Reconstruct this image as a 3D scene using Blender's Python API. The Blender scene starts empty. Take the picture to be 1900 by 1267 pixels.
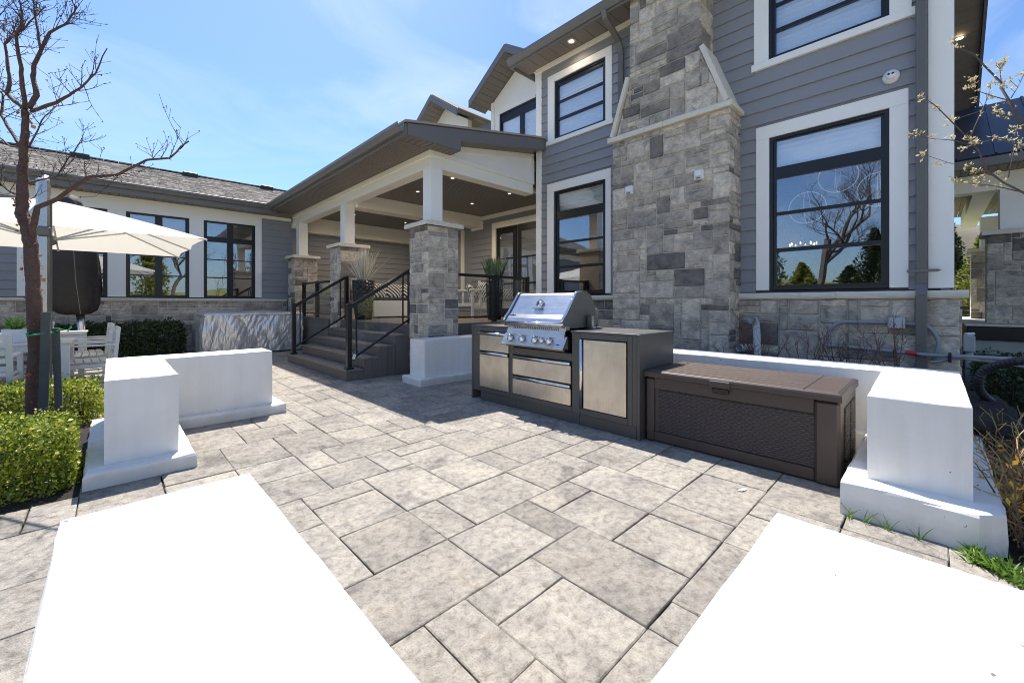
import bpy, math, random
import numpy as np
from mathutils import Vector, Matrix, noise as mnoise
random.seed(7)
rng = np.random.default_rng(7)
R = math.radians
scene = bpy.context.scene
COL = scene.collection

# ------------------------------------------------------------------ camera
CAM_Z = 1.215
cam_data = bpy.data.cameras.new('camera')
cam = bpy.data.objects.new('camera', cam_data)
COL.objects.link(cam)
cam.location = (0, 0, CAM_Z)
cam.rotation_euler = (R(90), 0, R(45.70 - 90))
cam_data.sensor_width = 36
cam_data.lens = 764 / 1900 * 36
cam_data.shift_y = -72.1 / 1900
cam_data.clip_start = 0.05
cam_data.clip_end = 2000
scene.camera = cam

# ------------------------------------------------------------------ light
SUN_EL = 60.5
SUN_DIR = Vector((0.205, 0.52, 0.988)).normalized()      # towards the sun
sun_az = math.atan2(SUN_DIR.x, SUN_DIR.y)                 # clockwise from +Y
world = bpy.data.worlds.new('World')
scene.world = world
world.use_nodes = True
wn, wl = world.node_tree.nodes, world.node_tree.links
wn.clear()
w_out = wn.new('ShaderNodeOutputWorld')
w_bg = wn.new('ShaderNodeBackground')
w_sky = wn.new('ShaderNodeTexSky')
w_sky.sky_type = 'NISHITA'
w_sky.sun_disc = False
w_sky.sun_elevation = R(SUN_EL)
w_sky.sun_rotation = sun_az
w_sky.altitude = 200
w_sky.air_density = 1.15
w_sky.dust_density = 0.8
w_sky.ozone_density = 1.6
w_bg.inputs['Strength'].default_value = 0.12
# thin cirrus over the sky, by direction
w_geo = wn.new('ShaderNodeTexCoord')
w_map = wn.new('ShaderNodeMapping')
w_map.inputs['Rotation'].default_value = (R(18), R(-24), R(35))
w_map.inputs['Scale'].default_value = (1.6, 4.2, 6.0)
w_n1 = wn.new('ShaderNodeTexNoise')
w_n1.inputs['Scale'].default_value = 1.15
w_n1.inputs['Detail'].default_value = 9
w_n1.inputs['Roughness'].default_value = 0.58
w_n1.inputs['Distortion'].default_value = 0.7
w_ramp = wn.new('ShaderNodeValToRGB')
w_ramp.color_ramp.elements[0].position = 0.445
w_ramp.color_ramp.elements[0].color = (0, 0, 0, 1)
w_ramp.color_ramp.elements[1].position = 0.78
w_ramp.color_ramp.elements[1].color = (0.5, 0.5, 0.5, 1)
w_mix = wn.new('ShaderNodeMixRGB')
w_mix.inputs['Color2'].default_value = (4.6, 5.3, 6.4, 1)
w_tint = wn.new('ShaderNodeMixRGB')
w_tint.blend_type = 'MULTIPLY'
w_tint.inputs['Fac'].default_value = 1
w_tint.inputs['Color2'].default_value = (0.61, 0.755, 0.97, 1)
wl.new(w_geo.outputs['Generated'], w_map.inputs['Vector'])
wl.new(w_map.outputs['Vector'], w_n1.inputs['Vector'])
wl.new(w_n1.outputs['Fac'], w_ramp.inputs['Fac'])
wl.new(w_ramp.outputs['Color'], w_mix.inputs['Fac'])
wl.new(w_sky.outputs['Color'], w_tint.inputs['Color1'])
wl.new(w_tint.outputs['Color'], w_mix.inputs['Color1'])
wl.new(w_mix.outputs['Color'], w_bg.inputs['Color'])
wl.new(w_bg.outputs['Background'], w_out.inputs['Surface'])
sun_data = bpy.data.lights.new('sun', 'SUN')
sun_data.energy = 5.0
sun_data.angle = R(0.5)
sun_data.color = (1.0, 0.955, 0.89)
sun = bpy.data.objects.new('sun', sun_data)
COL.objects.link(sun)
sun.rotation_euler = SUN_DIR.to_track_quat('Z', 'Y').to_euler()
sun.location = SUN_DIR * 50
scene.view_settings.view_transform = 'Standard'
scene.view_settings.look = 'None'
scene.view_settings.gamma = 1
scene.view_settings.use_curve_mapping = False
scene.view_settings.exposure = 0.76
scene.cycles.filter_width = 1.0
scene.cycles.max_bounces = 8
scene.cycles.transparent_max_bounces = 12
scene.cycles.sample_clamp_indirect = 6

# ------------------------------------------------------------------ helpers
ORG = {}

def tag(o, label=None, cat=None, group=None, kind=None):
    if label: o['label'] = label
    if cat: o['category'] = cat
    if group: o['group'] = group
    if kind: o['kind'] = kind
    return o

def thing(name, label, cat, loc=(0, 0, 0), group=None, kind=None):
    o = bpy.data.objects.new(name, None)
    o.empty_display_size = 0.1
    COL.objects.link(o)
    o.location = loc
    tag(o, label, cat, group, kind)
    ORG[o.name] = Vector(loc)
    return o

def link_mesh(name, me, parent, origin):
    o = bpy.data.objects.new(name, me)
    COL.objects.link(o)
    ORG[o.name] = Vector(origin)
    if parent is not None:
        o.parent = parent
        o.location = Vector(origin) - ORG[parent.name]
    else:
        o.location = origin
    return o

class MB:
    def __init__(s):
        s.v = []; s.f = []; s.m = []; s.smooth = []
        s.cur = 0; s.sm = False
    def add(s, vs, fs):
        b = len(s.v)
        s.v += [tuple(p) for p in vs]
        for f in fs:
            s.f.append(tuple(b + i for i in f)); s.m.append(s.cur); s.smooth.append(s.sm)
    def box(s, x0, y0, z0, x1, y1, z1):
        if x0 > x1: x0, x1 = x1, x0
        if y0 > y1: y0, y1 = y1, y0
        if z0 > z1: z0, z1 = z1, z0
        s.add([(x0,y0,z0),(x1,y0,z0),(x1,y1,z0),(x0,y1,z0),(x0,y0,z1),(x1,y0,z1),(x1,y1,z1),(x0,y1,z1)],
              [(0,3,2,1),(4,5,6,7),(0,1,5,4),(1,2,6,5),(2,3,7,6),(3,0,4,7)])
    def bbox(s, x0, y0, z0, x1, y1, z1, b=0.004):
        # box with chamfered edges
        if x0 > x1: x0, x1 = x1, x0
        if y0 > y1: y0, y1 = y1, y0
        if z0 > z1: z0, z1 = z1, z0
        b = min(b, (x1-x0)*.45, (y1-y0)*.45, (z1-z0)*.45)
        V = []; idx = {}
        for i, (xa, sx) in enumerate(((x0, 1), (x1, -1))):
            for j, (ya, sy) in enumerate(((y0, 1), (y1, -1))):
                for k, (za, sz) in enumerate(((z0, 1), (z1, -1))):
                    for a in range(3):
                        p = [xa + sx*b, ya + sy*b, za + sz*b]
                        p[a] = (xa, ya, za)[a]
                        idx[(i,j,k,a)] = len(V); V.append(tuple(p))
        F = []
        g = lambda i,j,k,a: idx[(i,j,k,a)]
        for i in (0,1):
            q = [g(i,0,0,0), g(i,1,0,0), g(i,1,1,0), g(i,0,1,0)]
            F.append(q if i else q[::-1])
            q = [g(0,i,0,1), g(0,i,1,1), g(1,i,1,1), g(1,i,0,1)]
            F.append(q if i else q[::-1])
            q = [g(0,0,i,2), g(1,0,i,2), g(1,1,i,2), g(0,1,i,2)]
            F.append(q if i else q[::-1])
        for i in (0,1):
            for j in (0,1):
                for (a, b_, mk) in ((0,1,lambda t:(i,j,t)), (0,2,lambda t:(i,t,j)), (1,2,lambda t:(t,i,j))):
                    c0, c1 = mk(0), mk(1)
                    q = [g(*c0,a), g(*c1,a), g(*c1,b_), g(*c0,b_)]
                    F.append(q)
        for i in (0,1):
            for j in (0,1):
                for k in (0,1):
                    F.append([g(i,j,k,0), g(i,j,k,1), g(i,j,k,2)])
        # fix winding to face outwards
        c = Vector(((x0+x1)/2, (y0+y1)/2, (z0+z1)/2))
        FF = []
        for f in F:
            p = [Vector(V[t]) for t in f]
            n = (p[1]-p[0]).cross(p[2]-p[0])
            m = sum(p, Vector())/len(p)
            FF.append(f if n.dot(m-c) >= 0 else f[::-1])
        s.add(V, FF)
    def prism(s, poly, fn, t0, t1):
        # poly: 2D outline, fn(a, b, t) -> 3D point
        n = len(poly)
        vs = [fn(a, b, t0) for a, b in poly] + [fn(a, b, t1) for a, b in poly]
        fs = [tuple(range(n))[::-1], tuple(range(n, 2*n))] + [(i, (i+1) % n, n+(i+1) % n, n+i) for i in range(n)]
        s.add(vs, fs)
    def tube(s, path, rad, n=6, cap=True):
        P = [Vector(p) for p in path]
        if not hasattr(rad, '__len__'): rad = [rad]*len(P)
        rings = []
        up = None
        for i, p in enumerate(P):
            t = (P[min(i+1, len(P)-1)] - P[max(i-1, 0)])
            if t.length < 1e-7: t = Vector((0,0,1))
            t.normalize()
            if up is None:
                up = t.orthogonal().normalized()
            else:
                up = (up - t*up.dot(t))
                up = up.normalized() if up.length > 1e-6 else t.orthogonal().normalized()
            bi = t.cross(up)
            rings.append([p + (up*math.cos(2*math.pi*k/n) + bi*math.sin(2*math.pi*k/n))*rad[i] for k in range(n)])
        vs = [q for r in rings for q in r]
        fs = []
        for i in range(len(P)-1):
            for k in range(n):
                fs.append((i*n+k, i*n+(k+1) % n, (i+1)*n+(k+1) % n, (i+1)*n+k))
        if cap:
            fs.append(tuple(range(n))[::-1]); fs.append(tuple(range((len(P)-1)*n, len(P)*n)))
        s.add(vs, fs)
    def lathe(s, cx, cy, prof, n=20, close=True):
        vs = []
        for r, z in prof:
            for k in range(n):
                a = 2*math.pi*k/n
                vs.append((cx+r*math.cos(a), cy+r*math.sin(a), z))
        fs = []
        for i in range(len(prof)-1):
            for k in range(n):
                fs.append((i*n+k, i*n+(k+1) % n, (i+1)*n+(k+1) % n, (i+1)*n+k))
        if close:
            fs.append(tuple(range(n))[::-1]); fs.append(tuple(range((len(prof)-1)*n, len(prof)*n)))
        s.add(vs, fs)
    def quad(s, a, b, c, d):
        s.add([a,b,c,d], [(0,1,2,3)])
    def build(s, name, mat, parent=None, kind=None, label=None, origin=None, fix=False):
        if origin is None:
            origin = ORG[parent.name] if parent is not None else (0,0,0)
        origin = Vector(origin)
        me = bpy.data.meshes.new(name)
        vs = [(p[0]-origin.x, p[1]-origin.y, p[2]-origin.z) for p in s.v]
        me.from_pydata(vs, [], s.f)
        mats = mat if isinstance(mat, (list, tuple)) else [mat]
        for m in mats: me.materials.append(m)
        me.polygons.foreach_set('material_index', s.m)
        me.polygons.foreach_set('use_smooth', s.smooth)
        if fix:
            import bmesh
            bm = bmesh.new(); bm.from_mesh(me)
            bmesh.ops.recalc_face_normals(bm, faces=bm.faces)
            bm.to_mesh(me); bm.free()
        me.update()
        o = link_mesh(name, me, parent, origin)
        if kind: o['kind'] = kind
        if label: o['label'] = label
        return o

def quads_obj(name, V, mat, parent=None, kind='stuff', origin=None):
    """V: (N,4,3) array of quads -> one mesh."""
    if origin is None:
        origin = ORG[parent.name] if parent is not None else (0,0,0)
    V = np.asarray(V, dtype=np.float32) - np.array(tuple(origin), dtype=np.float32)
    n = len(V)
    me = bpy.data.meshes.new(name)
    me.vertices.add(n*4); me.loops.add(n*4); me.polygons.add(n)
    me.vertices.foreach_set('co', V.reshape(-1))
    me.loops.foreach_set('vertex_index', np.arange(n*4, dtype=np.int32))
    me.polygons.foreach_set('loop_start', np.arange(0, n*4, 4, dtype=np.int32))
    me.polygons.foreach_set('loop_total', np.full(n, 4, dtype=np.int32))
    me.materials.append(mat)
    me.update(calc_edges=True)
    o = link_mesh(name, me, parent, origin)
    if kind: o['kind'] = kind
    return o

def leaf_quads(C, size, up=0.35, aspect=0.55, jitter=0.35):
    """leaf-shaped kite quads at points C."""
    n = len(C)
    d = rng.normal(size=(n,3)); d[:,2] += up
    d /= np.linalg.norm(d, axis=1, keepdims=True)
    e = rng.normal(size=(n,3))
    e -= d*np.sum(e*d, axis=1, keepdims=True)
    e /= np.linalg.norm(e, axis=1, keepdims=True)
    s = size*(1+jitter*rng.normal(size=(n,1))).clip(0.4, 1.8)
    a = C; c = C + d*s
    m = C + d*s*0.5
    nrm = np.cross(d, e)
    b = m + e*s*aspect*0.5 + nrm*s*0.08
    f = m - e*s*aspect*0.5 + nrm*s*0.08
    return np.stack([a, b, c, f], axis=1)

def copy_tree(o, parent=None):
    c = o.copy(); COL.objects.link(c); c.parent = parent
    for ch in [k for k in bpy.data.objects if k.parent == o]:
        copy_tree(ch, c)
    return c

# ------------------------------------------------------------------ materials
def mat_new(name):
    m = bpy.data.materials.new(name); m.use_nodes = True
    nt = m.node_tree
    return m, nt.nodes, nt.links, nt.nodes['Principled BSDF']

def set_in(b, **k):
    for a, v in k.items():
        a = a.replace('_', ' ')
        if a in b.inputs: b.inputs[a].default_value = v

def rgba(c): return (c[0], c[1], c[2], 1)

def ramp(n, pts):
    r = n.new('ShaderNodeValToRGB')
    e = r.color_ramp.elements
    while len(e) < len(pts): e.new(0.5)
    for i, (p, c) in enumerate(pts):
        e[i].position = p; e[i].color = rgba(c)
    return r

def noise_node(n, l, scale, detail=4, rough=0.55, vec=None, dist=0.0):
    t = n.new('ShaderNodeTexNoise')
    t.inputs['Scale'].default_value = scale
    t.inputs['Detail'].default_value = detail
    t.inputs['Roughness'].default_value = rough
    t.inputs['Distortion'].default_value = dist
    if vec is not None: l.new(vec, t.inputs['Vector'])
    return t

def math_node(n, l, op, a, b=None, clamp=False):
    t = n.new('ShaderNodeMath'); t.operation = op; t.use_clamp = clamp
    for i, x in enumerate((a, b)):
        if x is None: continue
        if isinstance(x, (int, float)): t.inputs[i].default_value = x
        else: l.new(x, t.inputs[i])
    return t.outputs[0]

def bump(n, l, b, height, strength=0.2, dist=0.01):
    t = n.new('ShaderNodeBump')
    t.inputs['Strength'].default_value = strength
    t.inputs['Distance'].default_value = dist
    l.new(height, t.inputs['Height'])
    l.new(t.outputs['Normal'], b.inputs['Normal'])

def mixc(n, l, mode, fac, a, b):
    t = n.new('ShaderNodeMixRGB'); t.blend_type = mode
    for i, x in zip(('Fac', 'Color1', 'Color2'), (fac, a, b)):
        if isinstance(x, (int, float)): t.inputs[i].default_value = x
        elif isinstance(x, tuple): t.inputs[i].default_value = rgba(x)
        else: l.new(x, t.inputs[i])
    return t.outputs['Color']

def simple(name, col, rough=0.6, metal=0.0, var=0.08, vscale=6.0, bscale=60.0, bstr=0.15, bdist=0.003, spec=0.5, coat=0.0):
    m, n, l, b = mat_new(name)
    geo = n.new('ShaderNodeNewGeometry')
    t = noise_node(n, l, vscale, 5, 0.6, geo.outputs['Position'])
    c = mixc(n, l, 'MIX', t.outputs['Fac'], tuple(max(0, x*(1-var)) for x in col), tuple(min(1, x*(1+var)) for x in col))
    l.new(c, b.inputs['Base Color'])
    set_in(b, Roughness=rough, Metallic=metal)
    b.inputs['Specular IOR Level'].default_value = spec
    if coat: b.inputs['Coat Weight'].default_value = coat
    rr = math_node(n, l, 'MULTIPLY_ADD', t.outputs['Fac'], 0.15)
    n[rr.node.name].inputs[2].default_value = rough - 0.07
    l.new(rr, b.inputs['Roughness'])
    if bstr > 0:
        t2 = noise_node(n, l, bscale, 4, 0.6, geo.outputs['Position'])
        bump(n, l, b, t2.outputs['Fac'], bstr, bdist)
    return m

def obj_random(n, l):
    oi = n.new('ShaderNodeObjectInfo'); ge = n.new('ShaderNodeNewGeometry')
    s = math_node(n, l, 'ADD', oi.outputs['Random'], ge.outputs['Random Per Island'])
    return math_node(n, l, 'FRACT', s), ge

def stone_mat():
    m, n, l, b = mat_new('limestone_block')
    rnd, ge = obj_random(n, l)
    r = ramp(n, [(0.0, (.20,.175,.158)), (0.09, (.28,.245,.215)), (0.16, (.43,.375,.31)), (0.26, (.62,.535,.43)), (0.36, (.48,.425,.355)), (0.50, (.70,.61,.50)), (0.60, (.52,.45,.375)), (0.72, (.39,.345,.295)), (0.80, (.64,.56,.46)), (1.0, (.82,.73,.60))])
    r.color_ramp.interpolation = 'CONSTANT'
    l.new(rnd, r.inputs['Fac'])
    t1 = noise_node(n, l, 7, 6, 0.65, ge.outputs['Position'], 0.6)
    v = ramp(n, [(0.30, (.50,.50,.51)), (0.5, (.95,.95,.95)), (0.68, (1.30,1.27,1.22))])
    l.new(t1.outputs['Fac'], v.inputs['Fac'])
    c = mixc(n, l, 'MULTIPLY', 1.0, r.outputs['Color'], v.outputs['Color'])
    mp = n.new('ShaderNodeMapping'); mp.inputs['Scale'].default_value = (1, 1, 4.5)
    l.new(ge.outputs['Position'], mp.inputs['Vector'])
    t4 = noise_node(n, l, 16, 5, 0.7, mp.outputs['Vector'], 0.3)
    v4 = ramp(n, [(0.32, (.58,.57,.56)), (0.56, (1.08,1.08,1.06))])
    l.new(t4.outputs['Fac'], v4.inputs['Fac'])
    c = mixc(n, l, 'MULTIPLY', 0.8, c, v4.outputs['Color'])
    t2 = noise_node(n, l, 75, 3, 0.7, ge.outputs['Position'])
    sp = ramp(n, [(0.66, (0,0,0)), (0.72, (1,1,1))])
    l.new(t2.outputs['Fac'], sp.inputs['Fac'])
    f = math_node(n, l, 'MULTIPLY', sp.outputs['Color'], 0.75)
    c = mixc(n, l, 'MIX', f, c, (.80,.78,.72))
    l.new(c, b.inputs['Base Color'])
    set_in(b, Roughness=0.88)
    t3 = noise_node(n, l, 28, 8, 0.72, ge.outputs['Position'], 0.4)
    bump(n, l, b, t3.outputs['Fac'], 0.9, 0.012)
    return m

def paver_mat():
    m, n, l, b = mat_new('concrete_paver')
    rnd, ge = obj_random(n, l)
    r = ramp(n, [(0.0, (.27,.243,.21)), (0.15, (.32,.29,.25)), (0.45, (.36,.328,.285)), (0.7, (.30,.272,.236)), (0.88, (.37,.337,.29)), (1.0, (.245,.22,.19))])
    l.new(rnd, r.inputs['Fac'])
    # offset the clouding per stone so no pattern runs across the joints
    off = n.new('ShaderNodeVectorMath'); off.operation = 'MULTIPLY_ADD'
    l.new(rnd, off.inputs[0]); off.inputs[1].default_value = (37, 91, 13); l.new(ge.outputs['Position'], off.inputs[2])
    t1 = noise_node(n, l, 2.6, 7, 0.62, off.outputs['Vector'], 0.9)
    v = ramp(n, [(0.32, (.52,.52,.53)), (0.43, (.86,.86,.86)), (0.52, (1.0,1.0,.99)), (0.66, (1.18,1.16,1.11))])
    l.new(t1.outputs['Fac'], v.inputs['Fac'])
    c = mixc(n, l, 'MULTIPLY', 1.0, r.outputs['Color'], v.outputs['Color'])
    t2 = noise_node(n, l, 22, 6, 0.75, ge.outputs['Position'], 0.3)
    v2 = ramp(n, [(0.32, (.52,.51,.50)), (0.50, (1,1,1)), (0.70, (1.32,1.31,1.30))])
    l.new(t2.outputs['Fac'], v2.inputs['Fac'])
    c = mixc(n, l, 'MULTIPLY', 1.0, c, v2.outputs['Color'])
    t5 = noise_node(n, l, 5, 4, 0.6, ge.outputs['Position'], 1.2)
    v5 = ramp(n, [(0.60, (0,0,0)), (0.72, (1,1,1))])
    l.new(t5.outputs['Fac'], v5.inputs['Fac'])
    f5 = math_node(n, l, 'MULTIPLY', v5.outputs['Color'], 0.35)
    c = mixc(n, l, 'MIX', f5, c, (.20,.145,.09))
    t3 = noise_node(n, l, 140, 3, 0.8, ge.outputs['Position'])
    v3 = ramp(n, [(0.32, (.38,.37,.36)), (0.46, (1,1,1)), (.68,(1,1,1)), (.76,(1.3,1.3,1.3))])
    l.new(t3.outputs['Fac'], v3.inputs['Fac'])
    c = mixc(n, l, 'MULTIPLY', 0.8, c, v3.outputs['Color'])
    l.new(c, b.inputs['Base Color'])
    set_in(b, Roughness=0.9)
    h = math_node(n, l, 'ADD', t2.outputs['Fac'], math_node(n, l, 'MULTIPLY', t3.outputs['Fac'], 0.5))
    h2 = math_node(n, l, 'ADD', h, math_node(n, l, 'MULTIPLY', t1.outputs['Fac'], 1.5))
    bump(n, l, b, h2, 0.85, 0.014)
    return m

def leaf_mat(name, cols, rough=0.45, trans=0.25):
    m, n, l, b = mat_new(name)
    rnd, ge = obj_random(n, l)
    r = ramp(n, [(i/(len(cols)-1), c) for i, c in enumerate(cols)])
    l.new(rnd, r.inputs['Fac'])
    l.new(r.outputs['Color'], b.inputs['Base Color'])
    set_in(b, Roughness=rough)
    tr = n.new('ShaderNodeBsdfTranslucent')
    l.new(r.outputs['Color'], tr.inputs['Color'])
    mx = n.new('ShaderNodeMixShader'); mx.inputs['Fac'].default_value = trans
    out = n['Material Output']
    l.new(b.outputs['BSDF'], mx.inputs[1]); l.new(tr.outputs['BSDF'], mx.inputs[2])
    l.new(mx.outputs['Shader'], out.inputs['Surface'])
    return m

def glass_mat(name, refl=0.30, tint=(.82,.86,.88)):
    m, n, l, b = mat_new(name)
    n.remove(b)
    tr = n.new('ShaderNodeBsdfTransparent'); tr.inputs['Color'].default_value = rgba(tint)
    gl = n.new('ShaderNodeBsdfGlossy'); gl.inputs['Roughness'].default_value = 0.0
    gl.inputs['Color'].default_value = (.9,.93,1,1)
    geo = n.new('ShaderNodeNewGeometry')
    dp = n.new('ShaderNodeVectorMath'); dp.operation = 'DOT_PRODUCT'
    l.new(geo.outputs['Incoming'], dp.inputs[0]); l.new(geo.outputs['Normal'], dp.inputs[1])
    om = math_node(n, l, 'SUBTRACT', 1.0, math_node(n, l, 'ABSOLUTE', dp.outputs['Value']))
    sch = math_node(n, l, 'MULTIPLY', math_node(n, l, 'POWER', om, 5.0), 0.96)
    fr_ = math_node(n, l, 'ADD', sch, 0.04)
    t = noise_node(n, l, 0.9, 2, 0.4, geo.outputs['Position'])
    bp = n.new('ShaderNodeBump'); bp.inputs['Strength'].default_value = 0.10; bp.inputs['Distance'].default_value = 0.04
    l.new(t.outputs['Fac'], bp.inputs['Height']); l.new(bp.outputs['Normal'], gl.inputs['Normal'])
    f = math_node(n, l, 'ADD', fr_, refl, True)
    mx = n.new('ShaderNodeMixShader')
    l.new(f, mx.inputs['Fac']); l.new(tr.outputs['BSDF'], mx.inputs[1]); l.new(gl.outputs['BSDF'], mx.inputs[2])
    l.new(mx.outputs['Shader'], n['Material Output'].inputs['Surface'])
    return m

def emit_mat(name, col, s):
    m, n, l, b = mat_new(name)
    b.inputs['Base Color'].default_value = rgba(col)
    b.inputs['Emission Color'].default_value = rgba(col)
    b.inputs['Emission Strength'].default_value = s
    return m

def steel_mat(name, col=(.62,.60,.57), rough=0.28, axis=2, bumpy=False):
    m, n, l, b = mat_new(name)
    geo = n.new('ShaderNodeNewGeometry')
    mp = n.new('ShaderNodeMapping')
    sc = [220, 220, 220]; sc[axis] = 2.0
    mp.inputs['Scale'].default_value = sc
    l.new(geo.outputs['Position'], mp.inputs['Vector'])
    t = noise_node(n, l, 1.0, 3, 0.6, mp.outputs['Vector'])
    c = mixc(n, l, 'MIX', t.outputs['Fac'], tuple(x*.86 for x in col), tuple(min(1, x*1.1) for x in col))
    l.new(c, b.inputs['Base Color'])
    rr = math_node(n, l, 'MULTIPLY_ADD', t.outputs['Fac'], 0.14); n[rr.node.name].inputs[2].default_value = rough-0.07
    l.new(rr, b.inputs['Roughness'])
    set_in(b, Metallic=1.0)
    sm = noise_node(n, l, 4.5, 5, 0.6, geo.outputs['Position'], 1.0)
    smr = ramp(n, [(0.35, (.82,.81,.79)), (0.6, (1,1,1))]); l.new(sm.outputs['Fac'], smr.inputs['Fac'])
    c2 = mixc(n, l, 'MULTIPLY', 0.8, c, smr.outputs['Color']); l.new(c2, b.inputs['Base Color'])
    big = noise_node(n, l, 3.0, 2, 0.5, geo.outputs['Position'])
    h = math_node(n, l, 'ADD', math_node(n, l, 'MULTIPLY', t.outputs['Fac'], 0.03), big.outputs['Fac'])
    bump(n, l, b, h, 0.12, 0.02)
    return m

def planter_mat():
    m, n, l, b = mat_new('painted_parging')
    ge = n.new('ShaderNodeNewGeometry')
    t1 = noise_node(n, l, 1.7, 5, 0.6, ge.outputs['Position'], 0.5)
    v = ramp(n, [(0.3, (.77,.745,.70)), (0.6, (.84,.82,.775))])
    l.new(t1.outputs['Fac'], v.inputs['Fac'])
    mp = n.new('ShaderNodeMapping'); mp.inputs['Scale'].default_value = (9, 9, 0.9)
    l.new(ge.outputs['Position'], mp.inputs['Vector'])
    t2 = noise_node(n, l, 1.0, 4, 0.6, mp.outputs['Vector'])
    v2 = ramp(n, [(0.40, (1,1,1)), (0.70, (.90,.895,.87))])
    l.new(t2.outputs['Fac'], v2.inputs['Fac'])
    c = mixc(n, l, 'MULTIPLY', 0.7, v.outputs['Color'], v2.outputs['Color'])
    t4 = noise_node(n, l, 26, 2, 0.5, ge.outputs['Position'], .8)
    v4 = ramp(n, [(0.755, (0,0,0)), (0.765, (1,1,1))])
    l.new(t4.outputs['Fac'], v4.inputs['Fac'])
    c = mixc(n, l, 'MIX', v4.outputs['Color'], c, (.16,.15,.14))
    # splash dirt in the lowest hand's breadth
    sp = n.new('ShaderNodeSeparateXYZ'); l.new(ge.outputs['Position'], sp.inputs[0])
    t5 = noise_node(n, l, 14, 4, 0.6, ge.outputs['Position'])
    zz = math_node(n, l, 'ADD', sp.outputs['Z'], math_node(n, l, 'MULTIPLY', t5.outputs['Fac'], -0.10))
    v6 = ramp(n, [(0.0, (1,1,1)), (0.07, (0,0,0))])
    l.new(zz, v6.inputs['Fac'])
    f6 = math_node(n, l, 'MULTIPLY', v6.outputs['Color'], 0.28)
    c = mixc(n, l, 'MIX', f6, c, (.33,.31,.28))
    l.new(c, b.inputs['Base Color'])
    set_in(b, Roughness=0.82)
    t3 = noise_node(n, l, 55, 5, 0.7, ge.outputs['Position'])
    bump(n, l, b, t3.outputs['Fac'], 0.35, 0.004)
    return m

def shingle_mat():
    m, n, l, b = mat_new('asphalt_shingle')
    rnd, ge = obj_random(n, l)
    r = ramp(n, [(0, (.13,.112,.095)), (0.5, (.24,.208,.175)), (1, (.38,.33,.275))])
    l.new(rnd, r.inputs['Fac'])
    t = noise_node(n, l, 40, 4, 0.7, ge.outputs['Position'])
    c = mixc(n, l, 'MULTIPLY', 0.6, r.outputs['Color'], t.outputs['Color'])
    c = mixc(n, l, 'MIX', 0.25, r.outputs['Color'], c)
    l.new(c, b.inputs['Base Color']); set_in(b, Roughness=0.95)
    return m

def wood_mat(name, c0, c1, rough=0.5, axis=1, scale=30):
    m, n, l, b = mat_new(name)
    rnd, ge = obj_random(n, l)
    mp = n.new('ShaderNodeMapping'); sc = [scale]*3; sc[axis] = scale*0.06
    mp.inputs['Scale'].default_value = sc
    l.new(ge.outputs['Position'], mp.inputs['Vector'])
    t = noise_node(n, l, 1.0, 5, 0.6, mp.outputs['Vector'], 0.3)
    r = ramp(n, [(0.3, c0), (0.7, c1)]); l.new(t.outputs['Fac'], r.inputs['Fac'])
    l.new(r.outputs['Color'], b.inputs['Base Color'])
    set_in(b, Roughness=rough)
    bump(n, l, b, t.outputs['Fac'], 0.2, 0.003)
    return m

def foil_mat():
    m, n, l, b = mat_new('silver_tarpaulin')
    ge = n.new('ShaderNodeNewGeometry')
    set_in(b, Roughness=0.30, Metallic=0.5)
    b.inputs['Base Color'].default_value = (.74,.735,.73,1)
    hs = None
    for sc_, dist, wgt, st in ((3.2, .8, 1.0, .6), (8.0, .9, .30, .7)):
        mp = n.new('ShaderNodeMapping'); mp.inputs['Scale'].default_value = (1, 1, .55*st); mp.inputs['Rotation'].default_value = (.5, .9*st, .3)
        l.new(ge.outputs['Position'], mp.inputs['Vector'])
        w = noise_node(n, l, sc_, 3, 0.5, mp.outputs['Vector'], dist)
        a = math_node(n, l, 'POWER', math_node(n, l, 'MULTIPLY', math_node(n, l, 'ABSOLUTE', math_node(n, l, 'SUBTRACT', w.outputs['Fac'], 0.5)), 4.0), .7)
        a = math_node(n, l, 'MULTIPLY', a, wgt)
        hs = a if hs is None else math_node(n, l, 'ADD', hs, a)
    bump(n, l, b, hs, .8, 0.022)
    return m

def ground_mat(name, c0, c1, c2, scale=3):
    m, n, l, b = mat_new(name)
    ge = n.new('ShaderNodeNewGeometry')
    t = noise_node(n, l, scale, 8, 0.7, ge.outputs['Position'])
    r = ramp(n, [(0.3, c0), (0.5, c1), (0.7, c2)]); l.new(t.outputs['Fac'], r.inputs['Fac'])
    l.new(r.outputs['Color'], b.inputs['Base Color']); set_in(b, Roughness=0.95)
    t2 = noise_node(n, l, 40, 6, 0.7, ge.outputs['Position'])
    bump(n, l, b, t2.outputs['Fac'], 0.9, 0.04)
    return m

def blind_mat():
    m, n, l, b = mat_new('window_blind_fabric')
    ge = n.new('ShaderNodeNewGeometry')
    b.inputs['Base Color'].default_value = (.90,.89,.84,1); set_in(b, Roughness=0.8)
    return m

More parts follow.
